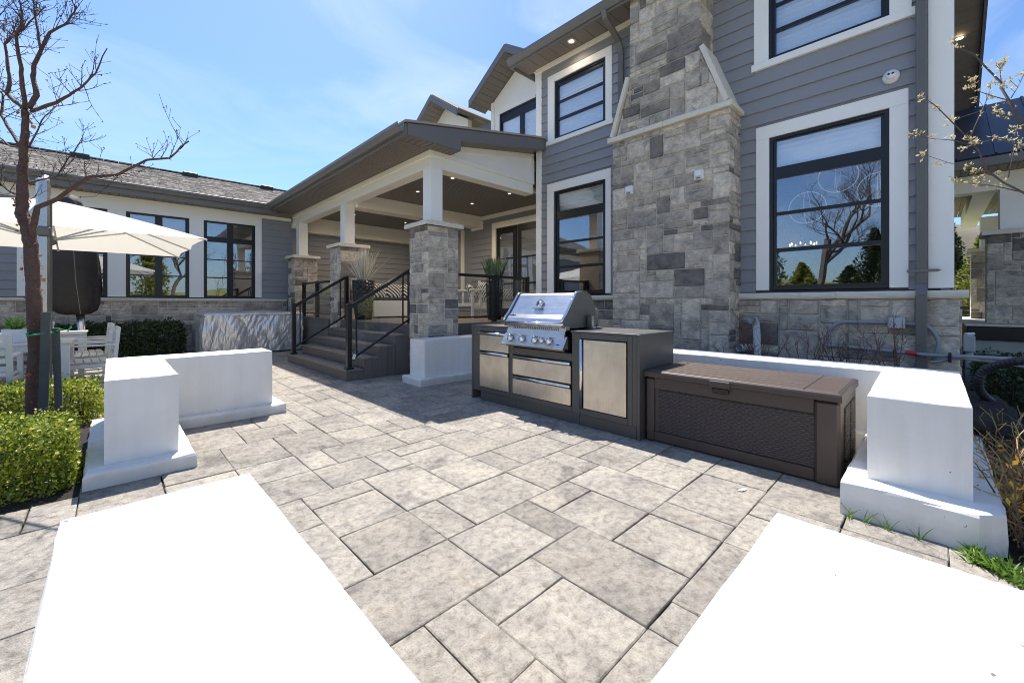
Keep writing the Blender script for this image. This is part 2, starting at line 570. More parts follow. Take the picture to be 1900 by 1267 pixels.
def wicker_mat():
    m, n, l, b = mat_new('woven_resin')
    ge = n.new('ShaderNodeNewGeometry')
    sp = n.new('ShaderNodeSeparateXYZ'); l.new(ge.outputs['Position'], sp.inputs[0])
    row = math_node(n, l, 'ABSOLUTE', math_node(n, l, 'SINE', math_node(n, l, 'MULTIPLY', sp.outputs['Z'], math.pi/0.0165)))
    flr = math_node(n, l, 'FLOOR', math_node(n, l, 'MULTIPLY', sp.outputs['Z'], 1/0.0165))
    colp = math_node(n, l, 'MULTIPLY', math_node(n, l, 'ADD', sp.outputs['Y'], sp.outputs['X']), 2*math.pi/0.05)
    s_ = math_node(n, l, 'SINE', math_node(n, l, 'ADD', colp, math_node(n, l, 'MULTIPLY', flr, math.pi)))
    w_ = math_node(n, l, 'MULTIPLY_ADD', s_, 0.38); n[w_.node.name].inputs[2].default_value = 0.62
    h = math_node(n, l, 'MULTIPLY', row, w_)
    b.inputs['Base Color'].default_value = (.062,.046,.041,1); set_in(b, Roughness=0.5)
    bump(n, l, b, h, 1.0, 0.008)
    return m

def embossed_mat():
    m, n, l, b = mat_new('embossed_black_ceramic')
    ge = n.new('ShaderNodeNewGeometry')
    v = n.new('ShaderNodeTexVoronoi'); v.inputs['Scale'].default_value = 16
    l.new(ge.outputs['Position'], v.inputs['Vector'])
    b.inputs['Base Color'].default_value = (.022,.021,.021,1); set_in(b, Roughness=0.32)
    bump(n, l, b, v.outputs['Distance'], 1.0, 0.05)
    return m

def stripe_mat():
    m, n, l, b = mat_new('striped_cushion_fabric')
    tc = n.new('ShaderNodeTexCoord')
    sp = n.new('ShaderNodeSeparateXYZ'); l.new(tc.outputs['Object'], sp.inputs[0])
    s = math_node(n, l, 'SINE', math_node(n, l, 'MULTIPLY', math_node(n, l, 'ADD', math_node(n, l, 'ADD', sp.outputs['X'], sp.outputs['Z']), sp.outputs['Y']), 62))
    r = ramp(n, [(0.48, (.03,.03,.032)), (0.52, (.75,.75,.72))])
    l.new(math_node(n, l, 'MULTIPLY_ADD', s, 0.5), r.inputs['Fac'])
    n[r.inputs['Fac'].links[0].from_node.name].inputs[2].default_value = 0.5
    l.new(r.outputs['Color'], b.inputs['Base Color']); set_in(b, Roughness=0.9)
    return m

M = {}
M['stone'] = stone_mat()
M['mortar'] = simple('lime_mortar', (.68,.63,.54), .95, var=.15, vscale=10, bscale=50, bstr=.6)
M['ledge'] = simple('cut_limestone', (.72,.66,.55), .85, var=.16, vscale=14, bscale=70, bstr=.6, bdist=.006)
M['paver'] = paver_mat()
M['sand'] = ground_mat('dark_joint_sand', (.014,.011,.008), (.024,.019,.013), (.035,.032,.018), 20)
M['planter'] = planter_mat()
M['siding'] = simple('painted_fibre_cement', (.275,.278,.293), .66, var=.07, vscale=1.2, bscale=90, bstr=.18)
M['trim'] = simple('white_painted_trim', (.90,.875,.82), .5, var=.03, vscale=3, bscale=60, bstr=.05)
M['cream'] = simple('cream_painted_trim', (.90,.855,.75), .55, var=.03, vscale=3, bscale=60, bstr=.05)
M['frame'] = simple('black_window_frame', (.009,.009,.011), .35, var=.1, bstr=.03)
M['gutter'] = simple('grey_gutter_metal', (.165,.155,.145), .38, var=.08, vscale=3, bstr=.04)
M['fascia'] = simple('grey_fascia_metal', (.15,.145,.15), .45, var=.07, vscale=3, bstr=.06)
M['soffit'] = simple('bronze_soffit_metal', (.19,.165,.14), .5, var=.08, vscale=3, bstr=.05)
M['ceiling'] = simple('dark_ceiling_board', (.17,.155,.14), .42, var=.1, vscale=3, bstr=.05)
M['glass'] = glass_mat('window_glass', .17, (.95,.97,.98))
M['glass_clear'] = glass_mat('clear_railing_glass', .0, (.95,.97,.97))
M['blind'] = blind_mat()
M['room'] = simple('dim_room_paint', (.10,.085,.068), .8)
M['roomlight'] = simple('warm_room_wall', (.22,.17,.11), .8)
M['shingle'] = shingle_mat()
M['black'] = simple('black_powder_coat', (.014,.013,.013), .35, var=.1, bstr=.02)
M['deck'] = wood_mat('composite_deck_board', (.15,.135,.12), (.21,.19,.17), .6, 1, 30)
M['deckside'] = wood_mat('composite_skirt_board', (.115,.10,.09), (.155,.138,.124), .6, 2, 30)
M['cabinet'] = simple('charcoal_cabinet', (.085,.078,.07), .42, var=.05, vscale=4, bstr=.04)
M['cabtop'] = simple('charcoal_counter', (.11,.105,.10), .38, var=.08, vscale=8, bstr=.05)
M['steel'] = steel_mat('brushed_steel', (.66,.61,.55), .30, 2)
M['steelh'] = steel_mat('brushed_steel_lid', (.62,.63,.64), .27, 1)
M['chrome'] = simple('polished_chrome', (.75,.75,.76), .12, 1.0, var=.03, bstr=0)
M['alu'] = simple('satin_aluminium', (.62,.63,.64), .24, 1.0, var=.05, bstr=.02)
M['greysteel'] = simple('grey_cast_side', (.20,.185,.165), .45, .6, var=.05, bstr=.03)
M['knob'] = simple('knob_metal', (.70,.70,.70), .2, 1.0, var=.03, bstr=0)
M['brown'] = simple('brown_resin', (.060,.042,.035), .48, var=.07, vscale=5, bscale=120, bstr=.15)
M['brownlid'] = wood_mat('brown_resin_lid', (.065,.046,.037), (.105,.075,.06), .42, 1, 42)
M['wicker'] = wicker_mat()
M['soil'] = ground_mat('dark_garden_soil', (.018,.014,.011), (.040,.030,.022), (.085,.062,.045), 9)
M['lawn'] = ground_mat('spring_lawn', (.12,.14,.05), (.20,.21,.08), (.30,.27,.14), 1.2)
M['bounce_ground'] = simple('unseen_bounce_paving', (.60,.55,.47), .85, var=.12, vscale=2, bscale=40, bstr=.4)  # kept pale so the added out-of-view ground reflects more light
M['hill'] = ground_mat('distant_wooded_hill', (.10,.085,.06), (.15,.13,.09), (.19,.17,.13), .05)
M['concrete'] = simple('foundation_concrete', (.42,.42,.38), .85, var=.2, vscale=5, bscale=40, bstr=.4)
M['boxwood'] = leaf_mat('boxwood_leaf', [(.04,.08,.010), (.13,.20,.016), (.26,.33,.03), (.42,.45,.05), (.66,.62,.12)], .42, .3)
M['yew'] = leaf_mat('yew_needles', [(.018,.035,.012), (.045,.075,.02), (.09,.13,.035)], .5, .15)
M['conifer'] = leaf_mat('conifer_needles', [(.018,.034,.014), (.05,.075,.022), (.10,.12,.03)], .6, .15)
M['cedar'] = leaf_mat('golden_conifer_needles', [(.08,.12,.02), (.22,.24,.03), (.38,.34,.05)], .6, .3)
M['bark'] = simple('peeling_copper_bark', (.115,.064,.050), .7, var=.55, vscale=18, bscale=45, bstr=1.0, bdist=.02)
M['barkflake'] = leaf_mat('bark_flake', [(.14,.065,.045), (.26,.11,.06), (.52,.20,.07)], .5, .5)
M['twig'] = simple('grey_brown_twig', (.105,.080,.065), .8, var=.3, vscale=15, bstr=.3)
M['twigdark'] = simple('dark_twig', (.060,.040,.032), .75, var=.3, vscale=15, bstr=.3)
M['redtwig'] = simple('reddish_twig', (.17,.075,.055), .7, var=.35, vscale=15, bstr=.3)
M['bud'] = leaf_mat('cream_leaf_bud', [(.50,.40,.22), (.62,.55,.33), (.72,.62,.30)], .6, .35)
M['drygrass'] = leaf_mat('dry_straw_stem', [(.22,.13,.07), (.42,.27,.14), (.62,.44,.24), (.40,.38,.10)], .7, .2)
M['goldleaf'] = leaf_mat('golden_spirea_leaf', [(.55,.20,.04), (.70,.40,.05), (.60,.50,.06)], .5, .4)
M['weed'] = leaf_mat('grass_blade', [(.06,.13,.015), (.13,.24,.03), (.25,.36,.05)], .5, .35)
M['palegrass'] = leaf_mat('pale_dried_reed', [(.62,.60,.50), (.80,.78,.68), (.50,.47,.36)], .7, .2)
M['broadleaf'] = leaf_mat('dusty_green_blade', [(.07,.13,.07), (.14,.22,.12), (.25,.33,.21)], .45, .2)
M['succulent'] = leaf_mat('succulent_leaf', [(.10,.26,.05), (.20,.38,.08), (.32,.42,.10)], .4, .2)
M['canvas'] = None
M['fabricblack'] = simple('black_cover_fabric', (.030,.026,.024), .7, var=.25, vscale=6, bscale=9, bstr=.8, bdist=.04)
M['furn'] = simple('white_furniture_paint', (.72,.72,.70), .45, var=.04, bstr=.03)
M['tabletop'] = wood_mat('pale_table_slats', (.60,.57,.52), (.72,.70,.66), .5, 0, 25)
M['potblack'] = embossed_mat()
M['white_pot'] = simple('white_ceramic', (.80,.80,.80), .25, var=.02, bstr=0)
M['foil'] = foil_mat()
M['pvc'] = simple('white_pvc', (.70,.71,.72), .35, var=.04, bstr=0)
M['conduit'] = simple('grey_conduit', (.30,.31,.33), .45, var=.06, bstr=0)
M['flex'] = simple('black_ribbed_hose', (.055,.052,.058), .4, var=.1, bstr=0)
M['junction'] = simple('pale_grey_plastic', (.46,.48,.49), .45, var=.05, bstr=0)
M['redlabel'] = simple('red_label', (.60,.03,.05), .4, bstr=0)
M['metalroof'] = simple('dark_standing_seam', (.030,.036,.060), .35, .3, var=.1, vscale=2, bstr=.04)
M['stripe'] = stripe_mat()
M['stake'] = simple('weathered_grey_stake', (.085,.09,.085), .8, var=.25, vscale=20, bstr=.5)
M['greenribbon'] = simple('green_tie_ribbon', (.02,.35,.16), .5, bstr=0)
M['lamp'] = emit_mat('lamp_diffuser', (1.0,.80,.52), 5.0)
M['lampint'] = emit_mat('chandelier_bulb', (1.0,.62,.25), 5.0)
M['ring'] = emit_mat('lit_glass_rim', (.80,.85,.95), .12)
M['flagstone'] = simple('pale_flat_mark', (.75,.75,.73), .7, bstr=0)
m, n, l, b = mat_new('cream_canopy_canvas')
b.inputs['Base Color'].default_value = (.74,.71,.63,1); set_in(b, Roughness=.85)
_tr = n.new('ShaderNodeBsdfTranslucent'); _tr.inputs['Color'].default_value = (.74,.70,.60,1)
_mx = n.new('ShaderNodeMixShader'); _mx.inputs['Fac'].default_value = .35
l.new(b.outputs['BSDF'], _mx.inputs[1]); l.new(_tr.outputs['BSDF'], _mx.inputs[2]); l.new(_mx.outputs['Shader'], n['Material Output'].inputs['Surface'])
M['canvas'] = m

# wall-plane mapping: axis 'X' = plane of constant X facing -X (u = Y); axis 'Y' = constant Y facing -Y (u = X)
def PT(axis, plane, u, z, out=0.0):
    return (plane - out, u, z) if axis == 'X' else (u, plane - out, z)

def wbox(mb, axis, plane, u0, u1, z0, z1, o0, o1, bev=0):
    a = PT(axis, plane, u0, z0, o0); b_ = PT(axis, plane, u1, z1, o1)
    (mb.bbox(*a, *b_, bev) if bev else mb.box(*a, *b_))

def intervals(u0, u1, cuts):
    segs = [(u0, u1)]
    for a, b_ in cuts:
        ns = []
        for s, e in segs:
            if b_ <= s or a >= e: ns.append((s, e)); continue
            if a > s: ns.append((s, a))
            if b_ < e: ns.append((b_, e))
        segs = ns
    return [x for x in segs if x[1]-x[0] > 0.015]

def wall_core(mb, axis, plane, u0, u1, z0, z1, holes, thick=0.16):
    zs = sorted({z0, z1, *[h[2] for h in holes if z0 < h[2] < z1], *[h[3] for h in holes if z0 < h[3] < z1]})
    for a, b_ in zip(zs[:-1], zs[1:]):
        mid = (a+b_)/2
        for s, e in intervals(u0, u1, [(h[0], h[1]) for h in holes if h[2] < mid < h[3]]):
            wbox(mb, axis, plane, s, e, a, b_, 0, -thick)

def siding(axis, plane, u0, u1, z0, z1, cuts, parent, expo=0.1795, zref=3.848, top=None, stuff=False):
    """lap boards; each run of board between openings is its own object. cuts: (u0,u1,z0,z1)."""
    k0 = math.floor((z0 - zref)/expo)
    allmb = MB()
    out = []
    k = k0
    while zref + k*expo < z1:
        a = max(z0, zref + k*expo); b_ = min(z1, zref + (k+1)*expo)
        k += 1
        if b_ - a < 0.02: continue
        mid = (a+b_)/2
        lim = u1 if top is None else u1
        for s, e in intervals(u0, lim, [(c[0], c[1]) for c in cuts if c[2] < mid < c[3]]):
            # long runs get a butt joint somewhere
            pieces = [(s, e)]
            if e - s > 3.0:
                j = s + (e-s)*random.uniform(.3, .7); pieces = [(s, j-.001), (j+.001, e)]
            for s2, e2 in pieces:
                mb = allmb if stuff else MB()
                ob, ot = 0.032, 0.007
                A = [PT(axis, plane, s2, a-.012, 0.0), PT(axis, plane, e2, a-.012, 0.0), PT(axis, plane, e2, a-.012, ob), PT(axis, plane, s2, a-.012, ob),
                     PT(axis, plane, s2, b_+.0, 0.0), PT(axis, plane, e2, b_+.0, 0.0), PT(axis, plane, e2, b_+.0, ot), PT(axis, plane, s2, b_+.0, ot)]
                f = [(0,3,2,1),(4,5,6,7),(0,1,5,4),(1,2,6,5),(2,3,7,6),(3,0,4,7)]
                if axis == 'X': f = [q[::-1] for q in f]
                mb.add(A, f)
                if not stuff: out.append(mb.build('siding_board', M['siding'], parent))
    if stuff: allmb.build('siding_boards', M['siding'], parent, kind='stuff')
    return out

# --- random ashlar
def ashlar(u0, u1, z0, z1, uh=0.072, seed=1, wmin=1.5, wmax=5.0):
    """pack a wall with rectangles of 1-4 course heights; returns list of (u0,u1,z0,z1)."""
    r = random.Random(seed)
    nz = max(1, round((z1-z0)/uh)); hz = (z1-z0)/nz
    nu = max(1, round((u1-u0)/0.055)); hu = (u1-u0)/nu
    occ = [[False]*nu for _ in range(nz)]
    res = []
    for j in range(nz):
        i = 0
        while i < nu:
            if occ[j][i]: i += 1; continue
            h = r.choices([1,2,3,4], [0.42,.30,.20,.08])[0]
            h = min(h, nz-j)
            w = max(2, int(r.uniform(wmin, wmax)*(1.15 if h < 3 else 1.0)*hz/hu*1.0*(1 + .18*h)))
            if h == 1: w = max(w, 3)
            free = 0
            while i+free < nu and free < w and all(not occ[jj][i+free] for jj in range(j, min(nz, j+h))): free += 1
            while free == 0 and h > 1:
                h -= 1
                while i+free < nu and free < w and all(not occ[jj][i+free] for jj in range(j, min(nz, j+h))): free += 1
            if free == 0: i += 1; continue
            # avoid slivers
            rem = 0
            while i+free+rem < nu and not occ[j][i+free+rem]: rem += 1
            if 0 < rem < 2 and all(not occ[jj][i+free+q] for jj in range(j, min(nz, j+h)) for q in range(rem)): free += rem
            for jj in range(j, j+h):
                for q in range(free): occ[jj][i+q] = True
            res.append((u0+i*hu, u0+(i+free)*hu, z0+j*hz, z0+(j+h)*hz))
            i += free
    return res

def add_stone(mb, axis, plane, a, b_, c, d, out, rnd, gap=0.007, ru=3, rz=3):
    g = gap*rnd.uniform(.7, 1.3)
    a += g; b_ -= g; c += g; d -= g
    if b_-a < .015 or d-c < .015: return
    e = 0.010; pr = out*rnd.uniform(.78, 1.22)
    nu = 4 if b_-a > .16 else 3
    nz = 4 if d-c > .12 else 3
    us = [a, a+e] + [a+(b_-a)*t/(nu-1) for t in range(1, nu-1)] + [b_-e, b_]
    zs = [c, c+e] + [c+(d-c)*t/(nz-1) for t in range(1, nz-1)] + [d-e, d]
    V = []; nU = len(us); nZ = len(zs)
    for j, z in enumerate(zs):
        for i, u in enumerate(us):
            edge = i in (0, nU-1) or j in (0, nZ-1)
            o = pr*0.45 if edge else pr + rnd.uniform(-.004, .004)
            ju = rnd.uniform(-.003, .003) if edge else 0
            jz = rnd.uniform(-.003, .003) if edge else 0
            V.append(PT(axis, plane, u+ju, z+jz, o))
    F = []
    for j in range(nZ-1):
        for i in range(nU-1):
            q = (j*nU+i, j*nU+i+1, (j+1)*nU+i+1, (j+1)*nU+i)
            F.append(q if axis == 'Y' else q[::-1])
    base = len(V)
    ring = [i for i in range(nU)] + [j*nU+nU-1 for j in range(1, nZ)] + [(nZ-1)*nU+i for i in range(nU-2, -1, -1)] + [j*nU for j in range(nZ-2, 0, -1)]
    for r_ in ring:
        u, z = us[r_ % nU], zs[r_//nU]
        V.append(PT(axis, plane, u, z, -0.01))
    L = len(ring)
    for k in range(L):
        q = (ring[k], base+k, base+(k+1) % L, ring[(k+1) % L])
        F.append(q if axis == 'Y' else q[::-1])
    mb.add(V, F)

def stone_face(axis, plane, u0, u1, z0, z1, parent, budget, seed, out=0.020, uh=0.086, clip=None, gap=0.0065, wmax=4.6):
    """individual stones until the budget list is used up; the rest in one joined part."""
    rnd = random.Random(seed*7+1)
    rest = MB()
    for (a, b_, c, d) in ashlar(u0, u1, z0, z1, uh, seed, wmax=wmax):
        if clip:
            s, e = clip((c+d)/2)
            a2, b2 = max(a, s), min(b_, e)
            if b2-a2 < .03: continue
            a, b_ = a2, b2
        if budget[0] > 0:
            mb = MB(); add_stone(mb, axis, plane, a, b_, c, d, out, rnd, gap); mb.sm = False
            mb.build('stone', M['stone'], parent); budget[0] -= 1
        else:
            add_stone(rest, axis, plane, a, b_, c, d, out, rnd, gap)
    if rest.v: rest.build('small_stones', M['stone'], parent, kind='stuff')

def ledge_run(axis, plane, u0, u1, z0, z1, o0, o1, parent, piece=1.15, name='ledge_stone', seed=3):
    rnd = random.Random(seed)
    n = max(1, round((u1-u0)/piece))
    for i in range(n):
        a = u0+(u1-u0)*i/n; b_ = u0+(u1-u0)*(i+1)/n
        mb = MB()
        # rough nosed edge
        k = max(2, int((b_-a)/.12)); prof = [(o0, z0), (o1*.93+o0*.07, z0), (o1, z0+(z1-z0)*.3), (o1, z0+(z1-z0)*.72), (o1-.012, z1), (o0, z1)]
        vs = []; fs = []
        for q in range(k+1):
            u = a+.002+(b_-a-.004)*q/k
            for (o, z) in prof:
                j = rnd.uniform(-.004, .004) if o > o0 else 0
                vs.append(PT(axis, plane, u, z+j*.5, o+j))
        m_ = len(prof)
        for q in range(k):
            for p in range(m_):
                f = (q*m_+p, q*m_+(p+1) % m_, (q+1)*m_+(p+1) % m_, (q+1)*m_+p)
                fs.append(f)
        fs.append(tuple(range(m_))[::-1]); fs.append(tuple(range(k*m_, (k+1)*m_)))
        mb.add(vs, fs); mb.build(name, M['ledge'], parent, fix=True)

# ==================================================================== THE SETTING
# terrain
g = MB(); g.quad((-400,-400,-.12),(400,-400,-.12),(400,400,-.12),(-400,400,-.12))
tag(g.build('ground', M['lawn']), kind='structure')
tc = MB(); tc.box(-14, -14, -.118, 8.0, -1.7, -.03); tc.box(-14, -1.7, -.118, -1.3, 3.6, -.03)  # unseen slabs added behind the viewer to bounce sunlight onto the shaded walls
tag(tc.build('bounce_paving', M['bounce_ground']), kind='structure')
# garden beds
def bed(name, x0, y0, x1, y1, z, nx, ny, amp=.03):
    mb = MB(); mb.sm = True
    vs = []; fs = []
    for j in range(ny+1):
        for i in range(nx+1):
            x = x0+(x1-x0)*i/nx; y = y0+(y1-y0)*j/ny
            e = 0 if 0 < i < nx and 0 < j < ny else -.05
            vs.append((x, y, z+e+amp*mnoise.noise(Vector((x*3, y*3, 1)))+amp*.6*mnoise.noise(Vector((x*11, y*11, 3)))))
    for j in range(ny):
        for i in range(nx):
            q = j*(nx+1)+i; fs.append((q, q+1, q+nx+2, q+nx+1))
    mb.add(vs, fs)
    return tag(mb.build(name, M['soil']), kind='structure')
bed('garden_soil', -6, 3.79, -.13, 6.95, -.02, 80, 50)
bed('garden_soil', 4.72, -.5, 6.4, 5.9, .30, 30, 90, .05)
bed('garden_soil', 3.0, -3.5, 12, -.22, -.03, 90, 40, .06)
bed('garden_soil', -1.4, 12.1, 3.0, 13.2, -.01, 40, 12)

# ------------------------------------------------------------------ patio paving
base = MB(); base.box(-8, -4, -.11, 8.0, 13.25, -.014)
patio = tag(base.build('patio', M['sand']), kind='structure')
ORG[patio.name] = Vector((0,0,0))
GX, GY, GU, GV = 1.046, 0.75, 0.198, 0.200
known = [(-1,1,9,10),(-1,1,7,9),(-1,1,5,7),(-2,1,3,5),(-3,-1,5,8),(-3,-1,8,10),(-2,0,10,12),(0,2,10,12),(1,3,7,10),(2,3,10,12),(3,5,11,12),
 (3,5,9,11),(3,5,7,9),(0,1,12,14),(1,4,12,14),(2,4,14,16),(0,2,14,17),(1,2,17,19),(2,4,16,19),(4,5,14,16),(4,6,12,14),(6,7,12,14),(5,7,14,16),
 (4,6,16,19),(5,6,19,21),(4,5,19,21),(3,4,19,21),(3,5,21,23),(5,7,9,12),(5,6,7,9),(6,9,7,9),(7,9,9,11),(7,9,11,13),(9,11,9,11),(5,7,5,7),(7,8,5,7),
 (8,10,6,7),(8,10,4,6),(6,8,2,5),(8,10,2,4),(10,12,2,4),(10,12,4,6),(7,10,0,2),(10,12,0,2),(1,2,5,7),(2,5,5,7),(1,3,3,5),(3,4,3,5),(4,6,4,5),(4,6,2,4),
 (2,4,0,3),(4,6,0,2),(6,7,0,2),(0,2,2,3),(0,2,0,2),(-1,0,1,3),(-1,0,-1,1),(-2,-1,0,3),(0,2,-2,0),(2,3,-2,0),(3,6,-2,0),(6,8,-2,0),(8,9,-2,0),(9,12,-2,0),
 (-2,0,14,17),(-2,0,12,14),(-4,-2,14,17),(-3,-1,17,21),(-1,1,17,19),(-1,0,19,21),(0,2,19,21),(2,3,19,22),(-10,-7,13,15),(-7,-6,13,15),(-6,-4,12,15),(-9,-6,10,13),(-9,-6,8,10),(-9,-6,5,8),(6,8,16,18),(6,8,18,21),(8,9,17,20),
 (-6,-4,9,12),(-4,-3,8,10),(9,11,-4,-2),(11,12,-4,-2),(3,4,23,26),(4,5,23,26)]
occ = {}
pav = []
for r_ in known:
    cells = [(i, j) for i in range(r_[0], r_[1]) for j in range(r_[2], r_[3])]
    if any(c in occ for c in cells): continue
    for c in cells: occ[c] = 1
    pav.append(r_)
def blocked(i, j):
    x = GX+(i+.5)*GU; y = GY+(j+.5)*GV
    if y > 13.2 or x > 7.8: return True
    if x < -.13 and 3.75 < y < 6.95: return True            # garden bed
    if x > 3.02 and y < -.15: return True
    if x > 4.72 and y < 5.9: return True
    if x < -6 or y < -1.6: return True
    if x < 0.2 and y < -.2: return True
    return False
sizes = [(2,3),(3,2),(2,2),(1,2),(2,1),(2,2),(2,3)]
pr = random.Random(5)
for j in range(-12, 63):
    for i in range(-36, 35):
        if (i, j) in occ or blocked(i, j): continue
        for w, h in pr.sample(sizes, len(sizes)) + [(1,1)]:
            cells = [(i+a, j+b_) for a in range(w) for b_ in range(h)]
            if all(c not in occ and not blocked(*c) for c in cells):
                for c in cells: occ[c] = 1
                pav.append((i, i+w, j, j+h)); break
def add_paver(mb, r_, rnd):
    g_ = rnd.uniform(.0022, .0040)
    x0, x1 = GX+r_[0]*GU+g_, GX+r_[1]*GU-g_
    y0, y1 = GY+r_[2]*GV+g_, GY+r_[3]*GV-g_
    dx, dy = rnd.uniform(-.002, .002), rnd.uniform(-.002, .002)
    x0 += dx; x1 += dx; y0 += dy; y1 += dy
    z = rnd.uniform(-.0015, .0015); tx, ty = rnd.uniform(-.004, .004), rnd.uniform(-.004, .004)
    b = .004; cx_, cy_ = (x0+x1)/2, (y0+y1)/2
    xs = [x0, x0+b, cx_, x1-b, x1]; ys = [y0, y0+b, cy_, y1-b, y1]
    vs = []
    for jj, y in enumerate(ys):
        for ii, x in enumerate(xs):
            edge = ii in (0,4) or jj in (0,4)
            wob = rnd.uniform(-.0018, .0018)
            vs.append((x+(wob if edge else 0), y+(wob if edge else 0), z+tx*(x-cx_)+ty*(y-cy_)-(.004 if edge else 0)+rnd.uniform(-.0008,.0008)))
    fs = [(jj*5+ii, jj*5+ii+1, (jj+1)*5+ii+1, (jj+1)*5+ii) for jj in range(4) for ii in range(4)]
    ring = [0,1,2,3,4,9,14,19,24,23,22,21,20,15,10,5]
    bse = len(vs)
    for k in ring: vs.append((vs[k][0], vs[k][1], -.05))
    for k in range(16): fs.append((ring[k], bse+k, bse+(k+1) % 16, ring[(k+1) % 16]))
    mb.add(vs, fs)
fx, fy = math.cos(R(45.7)), math.sin(R(45.7))
def pkey(r_):
    x = GX+(r_[0]+r_[1])/2*GU; y = GY+(r_[2]+r_[3])/2*GV
    d = x*fx+y*fy; s_ = x*fy-y*fx
    inside = d > .6 and abs(s_)/d < 1.35
    return (0 if inside else 1000) + d
pav.sort(key=pkey)
prnd = random.Random(11)
restp = MB()
for k, r_ in enumerate(pav):
    if k < 300:
        mb = MB(); add_paver(mb, r_, prnd); mb.build('paver', M['paver'], patio)
    else: add_paver(restp, r_, prnd)
restp.build('far_pavers', M['paver'], patio, kind='stuff')

# ------------------------------------------------------------------ white parged garden walls
def poly_ring(mb, poly, z0, z1, bev=.012, wob=.0, seed=0, base=False):
    """extruded polygon with softened, slightly uneven upper edge."""
    rnd = random.Random(seed)
    # subdivide outline
    P = []
    n_ = len(poly)
    for i in range(n_):
        a, b_ = Vector(poly[i]), Vector(poly[(i+1) % n_])
        k = max(1, int((b_-a).length/.10))
        for q in range(k): P.append(a.lerp(b_, q/k))
    m_ = len(P)
    # inward normals
    area = sum(poly[i][0]*poly[(i+1) % n_][1]-poly[(i+1) % n_][0]*poly[i][1] for i in range(n_))
    sg = 1 if area > 0 else -1
    off = []
    for i in range(m_):
        a, b_, c = P[i-1], P[i], P[(i+1) % m_]
        e1 = (b_-a).normalized(); e2 = (c-b_).normalized()
        n1 = Vector((-e1.y, e1.x))*sg; n2 = Vector((-e2.y, e2.x))*sg
        nn = n1+n2
        nn = nn/ max(.3, nn.dot(n1)) if nn.length > 1e-6 else n1
        off.append(nn)
    rings = []
    for (ins, z) in ((0, z0), (0, z0+(z1-z0)*.5), (0, z1-bev), (bev*.3, z1-bev*.3), (bev, z1)):
        rings.append([(P[i].x+off[i].x*(ins+rnd.uniform(-wob, wob)), P[i].y+off[i].y*(ins+rnd.uniform(-wob, wob)), z+rnd.uniform(-wob, wob)*.6*(z > z0)) for i in range(m_)])
    vs = [p for r_ in rings for p in r_]
    fs = []
    for k in range(len(rings)-1):
        for i in range(m_):
            q = (k*m_+i, k*m_+(i+1) % m_, (k+1)*m_+(i+1) % m_, (k+1)*m_+i)
            fs.append(q if sg > 0 else q[::-1])
    t = tuple(range((len(rings)-1)*m_, len(rings)*m_))
    fs.append(t if sg > 0 else t[::-1])
    mb.add(vs, fs)

def garden_wall(poly, plinth, z1, pz, label, seed):
    t = thing('garden_wall', label, 'garden wall', (poly[0][0], poly[0][1], 0), 'low white corner walls around the patio')
    mb = MB(); poly_ring(mb, poly, .0, z1, .010, .0014, seed); mb.build('wall_body', M['planter'], t)
    mb = MB(); poly_ring(mb, plinth, -.08, pz, .018, .005, seed+5); mb.build('footing', M['planter'], t)
    return t
garden_wall([(.318,1.511),(-.09,1.508),(-.09,-.128),(1.224,-.128),(1.224,.283),(.318,.283)],
            [(.41,1.61),(-.19,1.61),(-.19,-.23),(1.33,-.23),(1.33,.375),(.41,.375)], .68, .10,
            'white L-shaped wall closest to the viewer, its bare sunlit tops filling both lower corners', 1)
garden_wall([(.369,3.966),(.369,5.14),(1.29,5.14),(1.29,5.53),(-.03,5.53),(-.03,3.966)],
            [(.460,3.818),(.46,5.03),(1.40,5.03),(1.40,5.62),(-.128,5.62),(-.128,3.818)], .68, .101,
            'white L-shaped wall beside the boxwood hedge and copper-barked tree', 2)
garden_wall([(3.158,.272),(3.158,-.14),(4.73,-.14),(4.73,2.4),(4.33,2.4),(4.33,.29)],
            [(3.02,.379),(3.0,-.155),(3.10,-.25),(4.80,-.25),(4.80,2.4),(4.25,2.4),(4.25,.379)], .68, .193,
            'white L-shaped wall behind the brown deck box, chipped footing and weeds at its foot', 3)
garden_wall([(3.30,5.62),(3.30,5.22),(4.33,5.22),(4.33,4.2),(4.73,4.2),(4.73,5.62)],
            [(3.20,5.60),(3.19,5.14),(4.24,5.14),(4.24,4.2),(4.80,4.2),(4.80,5.68),(3.20,5.68)], .66, .11,
            'white low wall in the shade between the grill cabinet and the porch pillar', 4)

# ==================================================================== MAIN HOUSE
XW = 6.42
house = thing('house', 'two-storey house with charcoal lap siding, stone chimney and white window trim', 'house', (XW, 3, 0))
win_R_lo = dict(ft=(.198, 1.718, 1.39, 3.617), fr=(.357, 1.561, 1.39, 3.445))
# opening list: frame u0,u1,z0,z1
openings = [(.357,1.561,1.36,3.445), (4.137,5.348,1.36,3.445), (.357,1.568,4.50,5.655), (4.137,5.334,4.49,5.655)]
core = MB()
wall_core(core, 'X', XW, -.116, 5.80, 0, 6.1, openings, .16)
core.box(XW+.16, -.116, 0, 15.4, .04, 8.6)      # side wall
core.box(XW, 5.66, 0, 15.4, 5.80, 6.1)
core.build('wall', M['siding'], house)
